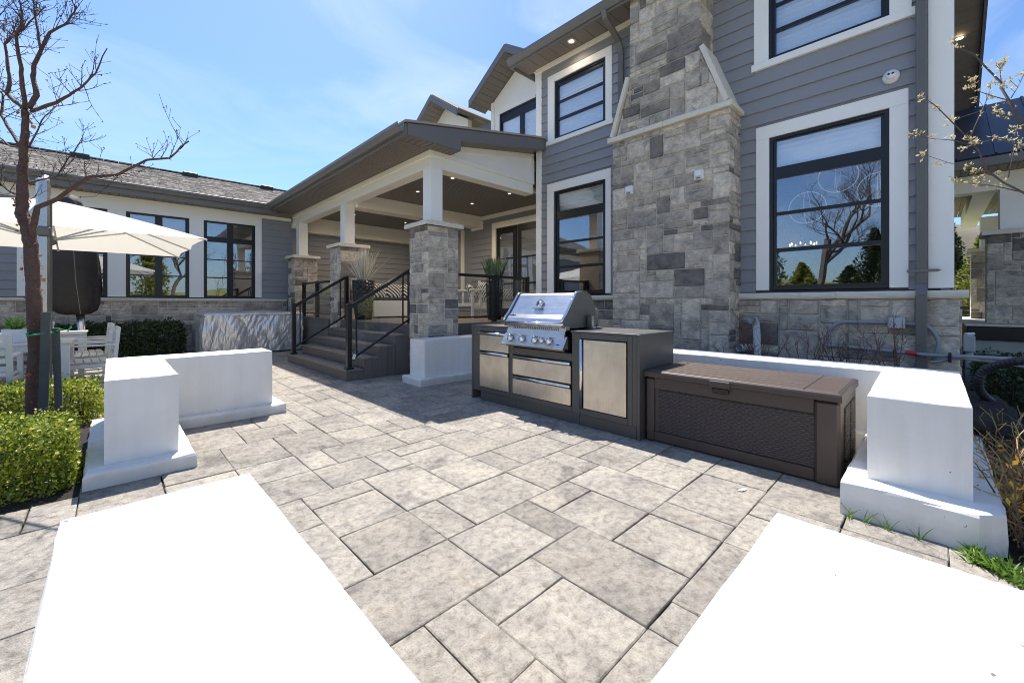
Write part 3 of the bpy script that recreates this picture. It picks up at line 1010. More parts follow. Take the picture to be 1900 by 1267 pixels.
# stone base, ledge
budget = [300]
mb = MB(); wbox(mb, 'X', XW, -.17, 1.95, 0, 1.262, 0, .055); wbox(mb, 'X', XW, 3.6, 5.8, 0, 1.262, 0, .055)
mb.box(XW-.065, -.183, 0, 15.4, -.117, 1.262)
mb.build('mortar_backing', M['mortar'], house)
ledge_run('X', XW, -.255, 1.93, 1.264, 1.345, -.01, .125, house, .9, seed=4)
ledge_run('X', XW, 3.68, 5.80, 1.264, 1.345, -.01, .125, house, .9, seed=6)
# siding of front wall
cuts = [(.198,1.718,1.34,3.617), (4.025,5.52,1.34,3.617), (.172,1.744,4.407,5.80), (4.003,5.505,4.407,5.80)]
mb = MB(); wbox(mb, 'X', XW, -.05, 5.70, 1.345, 1.372, 0, .03); mb.build('starter_flashing', M['frame'], house)
siding('X', XW, .045, 5.674, 1.372, 5.985, cuts+[(1.93,3.70,0,3.93),(2.32,3.37,3.93,9)], house)
# corner boards and frieze
def board(u0, u1, z0, z1, o0=0, o1=.035, axis='X', plane=XW, mat='trim', parent=None, name='trim_board'):
    mb = MB(); wbox(mb, axis, plane, u0, u1, z0, z1, o0, o1, .003); return mb.build(name, M[mat], parent or house)
board(-.150, .045, 1.372, 5.985, 0, .036, name='corner_board')
mb = MB(); mb.bbox(XW-.034, -.150, 1.372, XW+.16, -.118, 6.1, .003); mb.build('corner_board', M['trim'], house)
board(5.674, 5.80, .9, 5.985, 0, .036, name='corner_board')
mb = MB(); mb.bbox(XW-.03, 5.802, .9, XW+.12, 5.83, 6.05, .003); mb.build('corner_board', M['trim'], house)
board(-.15, 2.27, 5.985, 6.072, 0, .045, mat='cream', name='frieze_board')
board(3.43, 5.83, 5.985, 6.072, 0, .045, mat='cream', name='frieze_board')

def window(parent, axis, plane, fr, trim, glass_cols, rows, rec=.045, sill_ears=False, blinds=(), head_only=False, trimmat='trim', name='window', fw=.0):
    """fr: frame opening; trim: outer trim rect or None; rows: list of (z0,z1) glass; glass_cols: list of (u0,u1)."""
    u0, u1, z0, z1 = fr
    f = MB()
    # outer frame ring
    bw = .042
    wbox(f, axis, plane, u0, u0+bw, z0, z1, -.07, .012); wbox(f, axis, plane, u1-bw, u1, z0, z1, -.07, .012)
    wbox(f, axis, plane, u0+bw, u1-bw, z0, z0+bw, -.07, .012); wbox(f, axis, plane, u0+bw, u1-bw, z1-bw, z1, -.07, .012)
    # body between glass areas, recessed
    cu = [(a, b_) for a, b_ in glass_cols]
    zc = sorted(rows)
    prev = z0+bw
    for a, b_ in zc + [(z1-bw, None)]:
        if a - prev > .004: wbox(f, axis, plane, u0+bw, u1-bw, prev, a, -.06, -.012 if a-prev < .06 else -.004)
        prev = b_
    pu = u0+bw
    for a, b_ in cu + [(u1-bw, None)]:
        if a - pu > .004: wbox(f, axis, plane, pu, a, z0+bw, z1-bw, -.058, -.008)
        pu = b_
    w = f.build(name, M['frame'], parent)
    for a, b_ in cu:
        for c, d in zc:
            g_ = MB(); wbox(g_, axis, plane, a-.008, b_+.008, c-.008, d+.008, -.036, -.030)
            g_.build('pane', M['glass'], w)
    if trim:
        t0, t1, s0, s1 = trim
        tm = M[trimmat]
        tb = MB(); wbox(tb, axis, plane, t0, t1, z1, s1, 0, .036, .003); tb.build('trim_head', tm, w)
        e0 = z0
        if s0 < z0 - .02:
            ear = .03 if sill_ears else 0
            tb = MB(); wbox(tb, axis, plane, t0-ear, t1+ear, s0, z0, 0, .046, .003); tb.build('trim_sill', tm, w)
        for a, b_ in ((t0, u0), (u1, t1)):
            tb = MB(); wbox(tb, axis, plane, a, b_, z0, z1, 0, .034, .003); tb.build('trim_jamb', tm, w)
    for (c, d) in blinds:
        bl = MB(); bl.sm = True
        k = max(3, int((d-c)/.062)); ns = k*6
        vs = []; fs = []
        for q in range(ns+1):
            z = c+(d-c)*q/ns; ph = (q % 6)/6
            o = -.105 + .022*math.sin(ph*math.pi)
            vs += [PT(axis, plane, u0+bw, z, o), PT(axis, plane, u1-bw, z, o)]
        for q in range(ns): fs.append((2*q, 2*q+1, 2*q+3, 2*q+2))
        bl.add(vs, fs); bl.build('roman_blind', M['blind'], w)
    return w
rows_lo = [(1.45,1.893),(1.943,2.386),(2.429,2.879),(3.031,3.387)]
rows_up = [(4.545,4.860),(4.905,5.208),(5.246,5.550)]
window(house, 'X', XW, (.357,1.561,1.385,3.445), (.198,1.718,1.385,3.617), [(.432,1.486)], rows_lo, blinds=[(2.99,3.44)])
window(house, 'X', XW, (4.137,5.348,1.385,3.445), (4.025,5.52,1.385,3.617), [(4.212,5.266)], rows_lo, blinds=[(2.99,3.44)])
window(house, 'X', XW, (.357,1.568,4.50,5.655), (.172,1.744,4.407,5.80), [(.432,1.493)], rows_up, sill_ears=True, blinds=[(4.52,5.64)])
window(house, 'X', XW, (4.137,5.334,4.49,5.655), (4.003,5.505,4.407,5.80), [(4.212,5.26)], rows_up, sill_ears=True, blinds=[(4.52,5.64)])
# rooms behind the glass
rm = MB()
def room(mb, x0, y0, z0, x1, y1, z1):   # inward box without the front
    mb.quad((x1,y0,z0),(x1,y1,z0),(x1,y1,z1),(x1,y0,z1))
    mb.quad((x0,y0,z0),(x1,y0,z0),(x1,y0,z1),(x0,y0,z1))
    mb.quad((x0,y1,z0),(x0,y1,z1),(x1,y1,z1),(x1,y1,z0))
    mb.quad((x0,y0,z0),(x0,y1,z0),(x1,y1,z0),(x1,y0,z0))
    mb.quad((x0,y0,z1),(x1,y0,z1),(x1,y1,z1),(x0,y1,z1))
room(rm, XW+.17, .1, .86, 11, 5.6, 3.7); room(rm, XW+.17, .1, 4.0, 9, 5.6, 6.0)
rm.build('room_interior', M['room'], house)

# chimney
XC = 5.95
CHY0, CHY1 = 1.915, 3.722
chim = MB()
chim.box(XC+.02, CHY0+.02, 0, XW-.001, CHY1-.02, 3.86)
chim.box(XC+.02, 2.30, 3.86, XW+.3, 3.39, 9.4)
# tapered shoulders
chim.prism([(CHY0+.06,3.90),(2.32,3.90),(2.32,4.78)], lambda a,b_,t:(t,a,b_), XC+.02, XW)
chim.prism([(CHY1-.06,3.90),(3.37,4.78),(3.37,3.90)], lambda a,b_,t:(t,a,b_), XC+.02, XW)
chimney = chim.build('chimney', M['mortar'], house)
cb = [235]
stone_face('X', XC+.02, CHY0, CHY1, 0.25, 3.84, chimney, cb, 21, .02)
def sh_clip(z):
    if z > 4.76: return (2.285, 3.41)
    t = (z-3.92)/(4.76-3.92)
    return (CHY0+.10+(2.285-CHY0-.10)*t, CHY1-.10+(3.41-CHY1+.10)*t)
stone_face('X', XC+.02, CHY0, CHY1, 3.925, 4.78, chimney, cb, 23, .02, clip=sh_clip)
stone_face('X', XC+.02, 2.285, 3.41, 4.785, 7.6, chimney, cb, 24, .02)
sb = [0]
stone_face('Y', CHY0+.02, XC+.0, XW, 0.25, 3.84, chimney, [40], 25, .02)
stone_face('Y', 2.305, XC+.0, XW, 4.2, 7.6, chimney, [20], 26, .02)
ledge_run('X', XC, CHY0-.035, CHY1+.06, 3.845, 3.925, -.02, .055, chimney, 1.0, 'mantel_stone', 9)
ledge_run('Y', CHY0, XC-.03, XW, 3.847, 3.923, -.02, .05, chimney, 1.0, 'mantel_stone', 10)
def slope_cap(y0, z0, y1, z1, sgn):
    mb = MB(); dy, dz = y1-y0, z1-z0; L_ = math.hypot(dy, dz); ny, nz = -dz/L_*sgn, dy/L_*sgn
    if nz < 0: ny, nz = -ny, -nz
    th = .055
    poly = [(y0-ny*.01, z0-nz*.01), (y1-ny*.01, z1-nz*.01), (y1+ny*th, z1+nz*th), (y0+ny*th, z0+nz*th)]
    mb.prism(poly, lambda a,b_,t:(t,a,b_), XC-.045, XW-.002)
    mb.build('shoulder_cap', M['ledge'], chimney, fix=True)
slope_cap(CHY0+.05, 3.925, 2.29, 4.80, 1); slope_cap(CHY1-.03, 3.925, 3.40, 4.80, -1)
# front base stones
stone_face('X', XW-.066, -.198, 1.93, .02, 1.262, house, budget, 131, .02, uh=.10, gap=.010, wmax=4)
stone_face('X', XW-.055, 3.70, 5.80, .3, 1.262, house, budget, 32, .02, uh=.085, gap=.009)
stone_face('Y', -.184, XW-.07, 7.6, .02, 1.262, house, budget, 33, .02, uh=.10, gap=.010)

# front eave: soffit boards, gutter, roof
y_s, y_e = -.75, 6.06
k = 0; y = y_s
while y < y_e-.02:
    y2 = min(y+.268, y_e)
    mb = MB(); mb.bbox(5.86, y+.003, 6.073, XW-.0, y2-.003, 6.088, .003)
    mb.build('soffit_board', M['soffit'], house); y = y2
def gutter(mb, axis, plane_out, u0, u1, ztop, h=.125, d=.125):
    """K-style gutter: profile outwards from the fascia."""
    prof = [(0,0),(d*.55,0),(d*.72,h*.30),(d*.98,h*.62),(d*1.0,h*.96),(d*.93,h),(d*.90,h*.93),(d*.86,h*.60),(d*.5,.012),(.012,.012),(.012,h),(0,h)]
    poly = [(a, ztop-h+b_) for a, b_ in prof]
    mb.prism(poly, lambda a,b_,t: PT(axis, plane_out, t, b_, a), u0, u1)
gm = MB(); gutter(gm, 'X', 5.895, y_s, y_e+.02, 6.15); gm.build('gutter', M['gutter'], house, fix=True)
mb = MB(); mb.box(5.862, y_s, 5.985, 5.892, y_e, 6.15); mb.box(5.862, y_e+.001, 6.02, XW+.2, y_e+.03, 6.18); mb.build('fascia', M['gutter'], house)
def roof_slab(mb, p0, p1, p2, p3, th=.05):
    n_ = (Vector(p1)-Vector(p0)).cross(Vector(p3)-Vector(p0)).normalized()*th
    if n_.z < 0: n_ = -n_
    A = [Vector(p) for p in (p0,p1,p2,p3)]; B = [a+n_ for a in A]
    mb.add(A+B, [(0,3,2,1),(4,5,6,7),(0,1,5,4),(1,2,6,5),(2,3,7,6),(3,0,4,7)])
mb = MB()
roof_slab(mb, (5.84,y_s-.02,6.155), (5.84,y_e+.03,6.155), (10.7,y_e+.03,8.83), (10.7,y_s-.02,8.83))
roof_slab(mb, (10.7,y_s-.02,8.83), (10.7,y_e+.03,8.83), (15.6,y_e+.03,6.15), (15.6,y_s-.02,6.15))
mb.build('roof', M['shingle'], house, fix=True)
mb = MB(); mb.prism([(XW,6.0),(15.4,6.0),(10.7,8.75)], lambda a,b_,t:(a,t,b_), -.10, 5.7); mb.build('gable_wall', M['siding'], house)
# rake soffit on the far slope, right of the corner
for q in range(18):
    a = 10.9+.27*q; b_ = a+.262
    z_ = lambda x: 8.74-(x-10.7)*.547
    mb = MB(); mb.prism([(a,z_(a)),(b_,z_(b_)),(b_,z_(b_)+.02),(a,z_(a)+.02)], lambda p,q_,t:(p,t,q_), -.72, -.16)
    mb.build('rake_soffit_board', M['soffit'], house, fix=True)
mb = MB(); mb.prism([(10.7,8.63),(15.6,5.95),(15.6,6.17),(10.7,8.85)], lambda p,q_,t:(p,t,q_), -.78, -.73); mb.build('rake_fascia', M['fascia'], house, fix=True)
gm = MB(); gm.box(15.6, -.78, 5.98, 15.75, 5.5, 6.12); gm.build('back_gutter', M['gutter'], house)

# upper storey set back behind the porch: gables with white walls
XB = 7.9
gb = MB(); gb.box(XB, 5.80, .84, XB+.2, 13.3, 4.6); gb.build('porch_back_wall', M['siding'], house)
uw = MB(); wall_core(uw, 'X', XB, 5.80, 8.92, 4.6, 6.93, [(6.55,8.576,5.40,6.53)], .15)
uw.prism([(6.45,6.93),(8.92,6.93),(7.74,7.66)], lambda a,b_,t:(t,a,b_), XB, XB+.15)
uw.build('upper_gable_wall', M['trim'], house, fix=True)
window(house, 'X', XB, (6.55,8.576,5.40,6.53), None, [(6.62,7.66),(7.80,8.50)], [(5.46,6.28)], blinds=[(5.42,6.5)])
tb = MB(); wbox(tb, 'X', XB, 6.5, 8.75, 6.53, 6.72, 0, .03, .003); wbox(tb, 'X', XB, 8.576, 8.75, 5.3, 6.53, 0, .03, .003); tb.build('window_surround', M['trim'], house)
tb = MB(); wbox(tb, 'X', XB, 8.80, 8.93, 4.6, 6.95, 0, .035, .003); tb.build('corner_board', M['trim'], house)
def gable_roof(yr, zr, yl, zl, yR, zR, x0, x1, parent, ov=.03, name='gable_roof'):
    mb = MB()
    for (ya, za) in ((yl, zl), (yR, zR)):
        roof_slab(mb, (x0,ya,za), (x1,ya,za), (x1,yr,zr), (x0,yr,zr), .05)
    mb.build(name, M['shingle'], parent, fix=True)
    fb = MB()
    for (ya, za) in ((yl, zl), (yR, zR)):
        fb.prism([(ya,za-.17),(yr,zr-.17),(yr,zr+.03),(ya,za+.03)], lambda a,b_,t:(t,a,b_), x0-.03, x0-.002)
    fb.build('rake_board', M['fascia'], parent, fix=True)
    for (ya, za) in ((yl, zl), (yR, zR)):
        L_ = math.hypot(yr-ya, zr-za); k_ = max(2, int(L_/.16))
        sb_ = MB()
        for q in range(k_):
            a0, a1 = q/k_, (q+1)/k_-.006
            pa = (ya+(yr-ya)*a0, za+(zr-za)*a0-.15); pb = (ya+(yr-ya)*a1, za+(zr-za)*a1-.15)
            sb_.prism([pa, pb, (pb[0], pb[1]+.02), (pa[0], pa[1]+.02)], lambda a,b_,t:(t,a,b_), x0, x1 if x1 < XB+.01 else XB)
        sb_.build('gable_soffit', M['soffit'], parent, fix=True)
gable_roof(7.74, 7.85, 9.22, 6.90, 6.30, 6.93, 7.3, 11.5, house)
# second gable
uw = MB(); wall_core(uw, 'X', XB, 10.05, 12.6, 4.4, 7.05, [], .15)
uw.prism([(10.05,7.05),(12.3,7.05),(11.16,7.62)], lambda a,b_,t:(t,a,b_), XB, XB+.15); uw.build('upper_gable_wall', M['trim'], house, fix=True)
gable_roof(11.16, 7.78, 12.57, 6.85, 9.75, 6.85, 7.3, 11.5, house)
gm = MB(); gutter(gm, 'Y', 9.74, 7.22, 9.6, 6.87, .11, .11); gm.build('gable_gutter', M['gutter'], house, fix=True)
mb = MB(); mb.box(XB+.02, 8.95, 4.4, XB+.3, 10.04, 6.48); mb.build('link_wall', M['fascia'], house)
gable_roof(15.0, 7.75, 16.2, 6.95, 13.8, 6.95, 7.6, 11.5, house)
# small eave end seen against the corner board
mb = MB(); mb.bbox(7.2, 6.0, 6.05, 7.75, 6.6, 6.15, .02); mb.build('small_eave_return', M['gutter'], house)

# gutters' downspouts, lights, camera dome
ds = MB()
ds.tube([(5.84,3.80,6.03),(5.86,3.80,5.93),(6.28,3.80,5.72),(6.35,3.80,5.55),(6.35,3.80,4.05)], .058, 4)
ds.build('downspout', M['gutter'], house, fix=True)
ds = MB()
for (z0, z1, x) in ((1.42, 5.9, 6.345), (.22, 1.30, 6.262)):
    ds.bbox(x-.035, .049, z0, x+.035, .140, z1, .006)
    for q in range(4): ds.box(x-.040, .058+q*.021, z0, x-.035, .068+q*.021, z1)
ds.prism([(6.31,1.42),(6.38,1.42),(6.297,1.30),(6.227,1.30)], lambda a,b_,t:(a,t,b_), .049, .140)
ds.build('downspout', M['gutter'], house, fix=True)
st = MB(); st.bbox(6.29, -.03, 1.545, 6.31, .21, 1.575, .003); st.prism([(-.03,1.545),(-.055,1.56),(-.03,1.575)], lambda a,b_,t:(t,a,b_), 6.29, 6.31); st.build('downspout_strap', M['gutter'], house)

def potlight(x, y, z, parent, r=.055, watts=0):
    b_ = MB(); b_.sm = True; b_.lathe(x, y, [(r*.62, z-.003), (r*.70, z-.010), (r*.95, z-.008), (r, z+.001)], 20, False)
    t = b_.build('recessed_light', M['trim'], parent)
    e = MB(); e.lathe(x, y, [(r*.62, z-.003), (.001, z-.003)], 20, False); e.build('bulb', M['lamp'], t)
    if watts:
        ld = bpy.data.lights.new('lamp_light', 'SPOT'); ld.spot_size = R(168); ld.spot_blend = 1.0; ld.energy = watts; ld.color = (1.0, .80, .58); ld.shadow_soft_size = .05
        lo = bpy.data.objects.new('lamp_light', ld); COL.objects.link(lo); ORG[lo.name] = Vector((x, y, z-.06))
        lo.parent = t; lo.location = Vector((x, y, z-.06)) - ORG[t.name]
    return t
potlight(6.14, 4.71, 6.072, house, .075, 6)
potlight(13.6, -.40, 7.12, house, .10)

def wall_thing(name, label, cat, group=None): return thing(name, label, cat, (XW, 0, 0), group)
t = thing('security_camera', 'small white dome camera on the charcoal siding between the right-hand windows', 'security camera', (XW-.03, .341, 3.79))
mb = MB(); mb.sm = True
def lathe_x(mb, x0, cy_, cz_, prof, n_=24, sgn=-1, close=True):
    vs = []
    for r_, o in prof:
        for k in range(n_):
            a = 2*math.pi*k/n_; vs.append((x0+sgn*o, cy_+r_*math.cos(a), cz_+r_*math.sin(a)))
    fs = []
    for i in range(len(prof)-1):
        for k in range(n_): fs.append((i*n_+k, i*n_+(k+1) % n_, (i+1)*n_+(k+1) % n_, (i+1)*n_+k))
    if close: fs.append(tuple(range((len(prof)-1)*n_, len(prof)*n_)))
    mb.add(vs, fs)
lathe_x(mb, XW-.02, .341, 3.79, [(.075,0),(.075,.03),(.066,.045),(.050,.05),(.044,.075),(.03,.088),(.002,.09)])
mb.build('dome', M['white_pot'], t, fix=True)
for dy in (-.017, .017):
    mb = MB(); lathe_x(mb, XW-.105, .341+dy, 3.80, [(.012,0),(.012,.006),(.001,.007)], 12); mb.build('lens', M['black'], t, fix=True)
for (y, z, lab) in ((3.395, 3.003, 'square white outdoor light fixture nearer the grill on the stone chimney'), (2.309, 3.012, 'square white outdoor light fixture beside the outer chimney corner')):
    t = thing('wall_light', lab, 'wall light', (XC-.02, y, z), 'square lights on the chimney')
    mb = MB(); wbox(mb, 'X', XC, y-.065, y+.065, z-.07, z+.07, -.01, .05, .012); mb.build('housing', M['white_pot'], t)
    mb = MB(); wbox(mb, 'X', XC, y-.05, y+.05, z-.035, z+.055, .05, .075, .012); mb.build('cover', M['white_pot'], t)
    mb = MB(); wbox(mb, 'X', XC, y-.03, y+.03, z-.06, z-.045, .05, .062, .003); mb.build('sensor_slot', M['greysteel'], t)

# pendants and chandelier inside the big window
def ring_path(c, r_, ax, n_=40): 
    P = []
    for k in range(n_+1):
        a = 2*math.pi*k/n_
        P.append((c[0]+(0 if ax == 'x' else r_*math.cos(a)), c[1]+(r_*math.cos(a) if ax == 'x' else 0), c[2]+r_*math.sin(a)))
    return P
pend = [(7.6,1.351,2.66,'globe pendant lamp hanging lowest behind the ground-floor window, left of its fellows'),(7.6,.978,3.06,'globe pendant lamp hanging high behind the centre of the ground-floor window'),(7.6,.53,2.78,'globe pendant lamp half hidden at the frame side behind the ground-floor window')]
for (x, y, z, lab) in pend:
    t = thing('pendant_lamp', lab, 'pendant lamp', (x, y, z+.6), 'glass globe pendant lamps inside')
    mb = MB(); mb.sm = True; mb.tube(ring_path((x,y,z), .235, 'x'), .006, 6); mb.tube(ring_path((x,y,z), .235, 'y'), .003, 5); mb.build('globe_ring', M['ring'], t)
    mb = MB(); mb.tube([(x,y,z+.22),(x,y,3.68)], .004, 5); mb.build('cord', M['pvc'], t)
    mb = MB(); mb.sm = True; mb.lathe(x, y, [(.045,z-.16),(.045,z-.01)], 14); mb.build('candle_sleeve', emit_mat('frosted_lamp_sleeve', (.6,.62,.65), .02), t)
t = thing('chandelier', 'lit candle chandelier glowing deep inside the big ground-floor window', 'chandelier', (9.0, 1.66, 2.4))
mb = MB(); mb.sm = True; mb.tube([(9.0+.20*math.cos(a/10*2*math.pi), 1.66+.20*math.sin(a/10*2*math.pi), 2.22) for a in range(11)], .01, 5); mb.tube([(9.0,1.66,2.22),(9.0,1.66,3.68)], .006, 5)
mb.build('arms', M['greysteel'], t)
for k in range(8):
    a = k/8*2*math.pi; mb = MB(); mb.sm = True; mb.lathe(9.0+.20*math.cos(a), 1.66+.20*math.sin(a), [(.006,2.25),(.010,2.275),(.003,2.30)], 8); mb.build('bulb', M['lampint'], t)

# ==================================================================== PORCH
porch = thing('porch', 'raised covered porch with stone pillars, cream beams and dark board ceiling', 'porch', (3.7, 6, 0))
PX0 = 3.69
DZ = .84
# pillars
for (y0, lab, nst) in ((5.73, 'stone pillar nearest the grill', 78), (9.30, 'stone pillar behind the tall black planter', 66), (12.50, 'stone pillar against the wing wall', 60)):
    c = MB(); c.box(PX0+.02, y0+.02, 0, PX0+.62, y0+.60, 2.48); p = c.build('pillar', M['mortar'], porch, label=lab)
    sd = int(y0*10)
    stone_face('X', PX0+.02, y0, y0+.60, .0 if y0 < 6 else .3, 2.475, p, [nst//2], sd, .018, gap=.009, wmax=3.4)
    stone_face('Y', y0+.02, PX0, PX0+.62, .0 if y0 < 6 else .3, 2.475, p, [nst//2], sd+1, .018, gap=.009, wmax=3.8)
    cp = MB(); P_ = [(PX0-.06,y0-.06),(PX0+.68,y0-.06),(PX0+.68,y0+.66),(PX0-.06,y0+.66)]
    poly_ring(cp, P_, 2.478, 2.555, .012, .004, sd); cp.build('pillar_cap', M['ledge'], p)
    wp = MB(); wp.bbox(PX0+.18, y0+.20, 2.60, PX0+.42, y0+.44, 3.508, .003); wp.build('post', M['trim'], p)
    wp = MB(); wp.bbox(PX0+.155, y0+.175, 2.555, PX0+.445, y0+.465, 2.60, .004); wp.build('post_base', M['trim'], p)
# beams
def beam(x0, y0, z0, x1, y1, z1, name='beam', mat='cream'):
    mb = MB(); mb.bbox(x0, y0, z0, x1, y1, z1, .004); return mb.build(name, M[mat], porch)
beam(3.87, 5.93, 3.508, 4.11, 13.27, 3.72)
beam(3.845, 5.905, 3.70, 4.115, 13.27, 3.79, 'beam_cap')
beam(4.112, 5.93, 3.508, XW-.002, 6.17, 3.72)
beam(4.12, 9.36, 3.44, XB, 9.78, 3.752)
beam(4.12, 13.0, 3.30, XB, 13.27, 3.752)
beam(4.116, 5.905, 3.705, XW-.002, 5.9335, 3.795, 'beam_cap')
beam(4.116, 5.9345, 3.721, XW-.002, 6.17, 3.791, 'beam_core')
beam(4.112, 6.172, 3.66, XB, 6.25, 3.752, 'ceiling_trim')
beam(4.112, 6.25, 3.66, 4.19, 9.36, 3.752, 'ceiling_trim')
beam(XB-.035, 6.25, 3.64, XB, 9.36, 3.752, 'ceiling_trim')
beam(XB-.035, 9.3, 3.38, XB, 9.84, 3.60, 'beam_bracket')
beam(3.84, 13.05, 3.40, 3.98, 13.27, 3.56, 'beam_bracket')
# ceiling boards (fine V-groove, joined)
mb = MB(); y = 6.25
while y < 13.3:
    mb.box(4.115, y+.005, 3.756, XB, y+.075, 3.772); y += .08
mb.box(4.11, 6.0, 3.776, XB, 13.3, 3.80)
mb.build('ceiling_boards', M['ceiling'], porch, kind='stuff')
for (x, y) in ((5.0, 6.86), (5.04, 8.25), (6.65, 8.28), (6.65, 6.9), (6.7, 11.7), (5.05, 11.7)): potlight(x, y, 3.754, porch, .05, 42)
# eave soffit and gutter
mb = MB(); y = 5.62
while y < 13.2:
    mb.box(3.20, y+.008, 3.792, 3.845, y+.100, 3.802); y += .108
mb.box(3.20, 5.62, 3.812, 3.9, 13.29, 3.82)
mb.build('soffit_boards', M['soffit'], porch, kind='stuff')
mb = MB(); y = 3.2
while y < 4.2:
    mb.box(y+.006, 5.63, 3.780, y+.098, 5.905, 3.790); y += .106
mb.build('return_soffit_boards', M['soffit'], porch, kind='stuff')
gm = MB(); gutter(gm, 'X', 3.20, 5.62, 12.87, 3.935); gm.build('gutter', M['gutter'], porch, fix=True)
mb = MB(); mb.box(3.201, 5.60, 3.76, 3.232, 12.9, 3.93); mb.build('fascia', M['gutter'], porch)
# rake face
mb = MB(); mb.prism([(3.235,3.765),(4.235,3.775),(4.235,3.944),(6.42,4.345),(6.42,4.57),(3.235,3.935)], lambda a,b_,t:(a,t,b_), 5.575, 5.602); mb.build('rake_fascia', M['fascia'], porch, fix=True)
mb = MB()
for q in range(22):
    a = 4.27+q*.098; b_ = a+.09
    if b_ > 6.40: break
    zz = lambda x: 3.955+(x-4.235)*.1825
    mb.prism([(a,zz(a)),(b_,zz(b_)),(b_,zz(b_)+.012),(a,zz(a)+.012)], lambda p,q_,t:(p,t,q_), 5.603, 5.93)
mb.build('rake_soffit_boards', M['soffit'], porch, kind='stuff')
mb = MB(); mb.box(4.236, 5.603, 3.78, 4.25, 5.93, 3.96); mb.build('return_end', M['fascia'], porch)
# gable infill panel
mb = MB(); mb.prism([(4.12,3.792),(6.418,3.792),(6.418,4.35),(4.25,3.955),(4.12,3.955)], lambda a,b_,t:(a,t,b_), 5.935, 5.96); mb.build('gable_panel', M['trim'], porch, fix=True)
mb = MB(); mb.prism([(4.30,3.80),(6.30,3.80),(6.30,3.815),(4.30,3.815)], lambda a,b_,t:(a,t,b_), 5.925, 5.934); mb.build('panel_batten', M['trim'], porch, fix=True)
mb = MB(); mb.prism([(4.25,3.86),(6.418,4.255),(6.418,4.35),(4.25,3.955)], lambda a,b_,t:(a,t,b_), 5.905, 5.934); mb.build('rake_trim', M['cream'], porch, fix=True)
mb = MB(); mb.box(6.30, 5.90, 3.72, 6.418, 5.933, 4.25); mb.build('panel_trim', M['trim'], porch)
mb = MB(); roof_slab(mb, (3.19,5.56,3.945), (3.19,13.9,3.945), (7.9,13.9,4.87), (7.9,5.56,4.87), .035); mb.build('roof', M['shingle'], porch, fix=True)
# deck
mb = MB(); x = 3.70
mb = MB()
x = 3.70; kx = 0
while x < XB-.02:
    d_ = MB(); d_.bbox(x+.002, 6.0, DZ-.025, x+.138, 13.25, DZ, .003)
    d_.build('deck_board', M['deck'], porch); x += .14
mb = MB(); mb.box(3.72, 5.98, .0, XB, 13.2, DZ-.027); mb.build('deck_frame', M['deckside'], porch)
mb = MB(); mb.bbox(4.32, 5.93, .60, XW-.01, 5.975, DZ-.001, .003); mb.build('deck_fascia', M['deckside'], porch)
for q in range(8):
    mb = MB(); y = 9.95+q*.32; mb.bbox(3.675, y+.003, .02, 3.718, y+.315, DZ-.03, .003)
    mb.build('skirt_board', M['deckside'], porch)
# porch back wall siding, trim, door
siding('X', XB, 6.3, 13.0, .86, 3.66, [(7.0,8.90,.8,3.49),(9.84,10.36,1.6,3.46),(9.3,9.84,3.38,3.7)], porch)
mb = MB(); wbox(mb, 'X', XB, 6.95, 8.725, 3.325, 3.49, 0, .04, .003); mb.build('door_trim_head', M['cream'], porch)
mb = MB(); wbox(mb, 'X', XB, 8.725, 8.89, .86, 3.49, 0, .04, .003); mb.build('door_trim', M['cream'], porch)
mb = MB(); wbox(mb, 'X', XB, 10.2, 10.36, 1.6, 3.46, 0, .04, .003); mb.build('window_trim', M['cream'], porch)
for (a, b_) in ((7.90, 8.70), (7.02, 7.86)):
    mb = MB()
    for (u0, u1, z0, z1) in ((a,a+.13,.87,3.31),(b_-.13,b_,.87,3.31),(a+.13,b_-.13,.87,1.05),(a+.13,b_-.13,3.14,3.31),(a+.13,b_-.13,1.72,1.76),(a+.13,b_-.13,2.42,2.46)):
        wbox(mb, 'X', XB, u0, u1, z0, z1, 0, .03, .002)
    d_ = mb.build('door', M['frame'], porch)
    g_ = MB(); wbox(g_, 'X', XB, a+.13, b_-.13, 1.05, 3.14, .008, .014); g_.build('pane', M['glass'], d_)

# ------------------------------------------------------------------ stairs
stairs = thing('deck_stairs', 'grey composite stairs with four steps up to the porch deck', 'stairs', (2.6, 7.8, 0))
NX = [2.594, 2.872, 3.145, 3.425, 3.70]
RZ = [.168, .336, .503, .671]
SY0, SY1 = 6.33, 9.26
for k in range(4):
    y0, y1 = SY0+.0, SY1 - .0
    mb = MB(); mb.bbox(NX[k]+.012, y0+.012, RZ[k]-.168+.001, NX[k]+.034, y1-.012, RZ[k]-.026, .002); mb.build('riser', M['deckside'], stairs)
    for q in range(2):
        a = NX[k]+q*.1405; mb = MB(); mb.bbox(a, y0-.012, RZ[k]-.025, a+.138, y1+.012, RZ[k], .004); mb.build('tread', M['deck'], stairs)
    zt = RZ[k]-.026
    for q in range(2):
        a = NX[k]+.014+q*.139; mb = MB(); mb.bbox(a, y0, .004, a+.136, y0+.024, zt, .002); mb.build('side_board', M['deckside'], stairs)
        mb = MB(); mb.bbox(a, y1-.024, .004, a+.136, y1, zt, .002); mb.build('side_board', M['deckside'], stairs)
mb = MB(); mb.box(2.65, SY0+.03, .0, 3.69, SY1-.03, .14); mb.box(2.93, SY0+.03, .14, 3.69, SY1-.03, .30); mb.box(3.2, SY0+.03, .3, 3.69, SY1-.03, .47); mb.box(3.48, SY0+.03, .47, 3.69, SY1-.03, .64)
mb.build('stringer_core', M['deckside'], stairs)

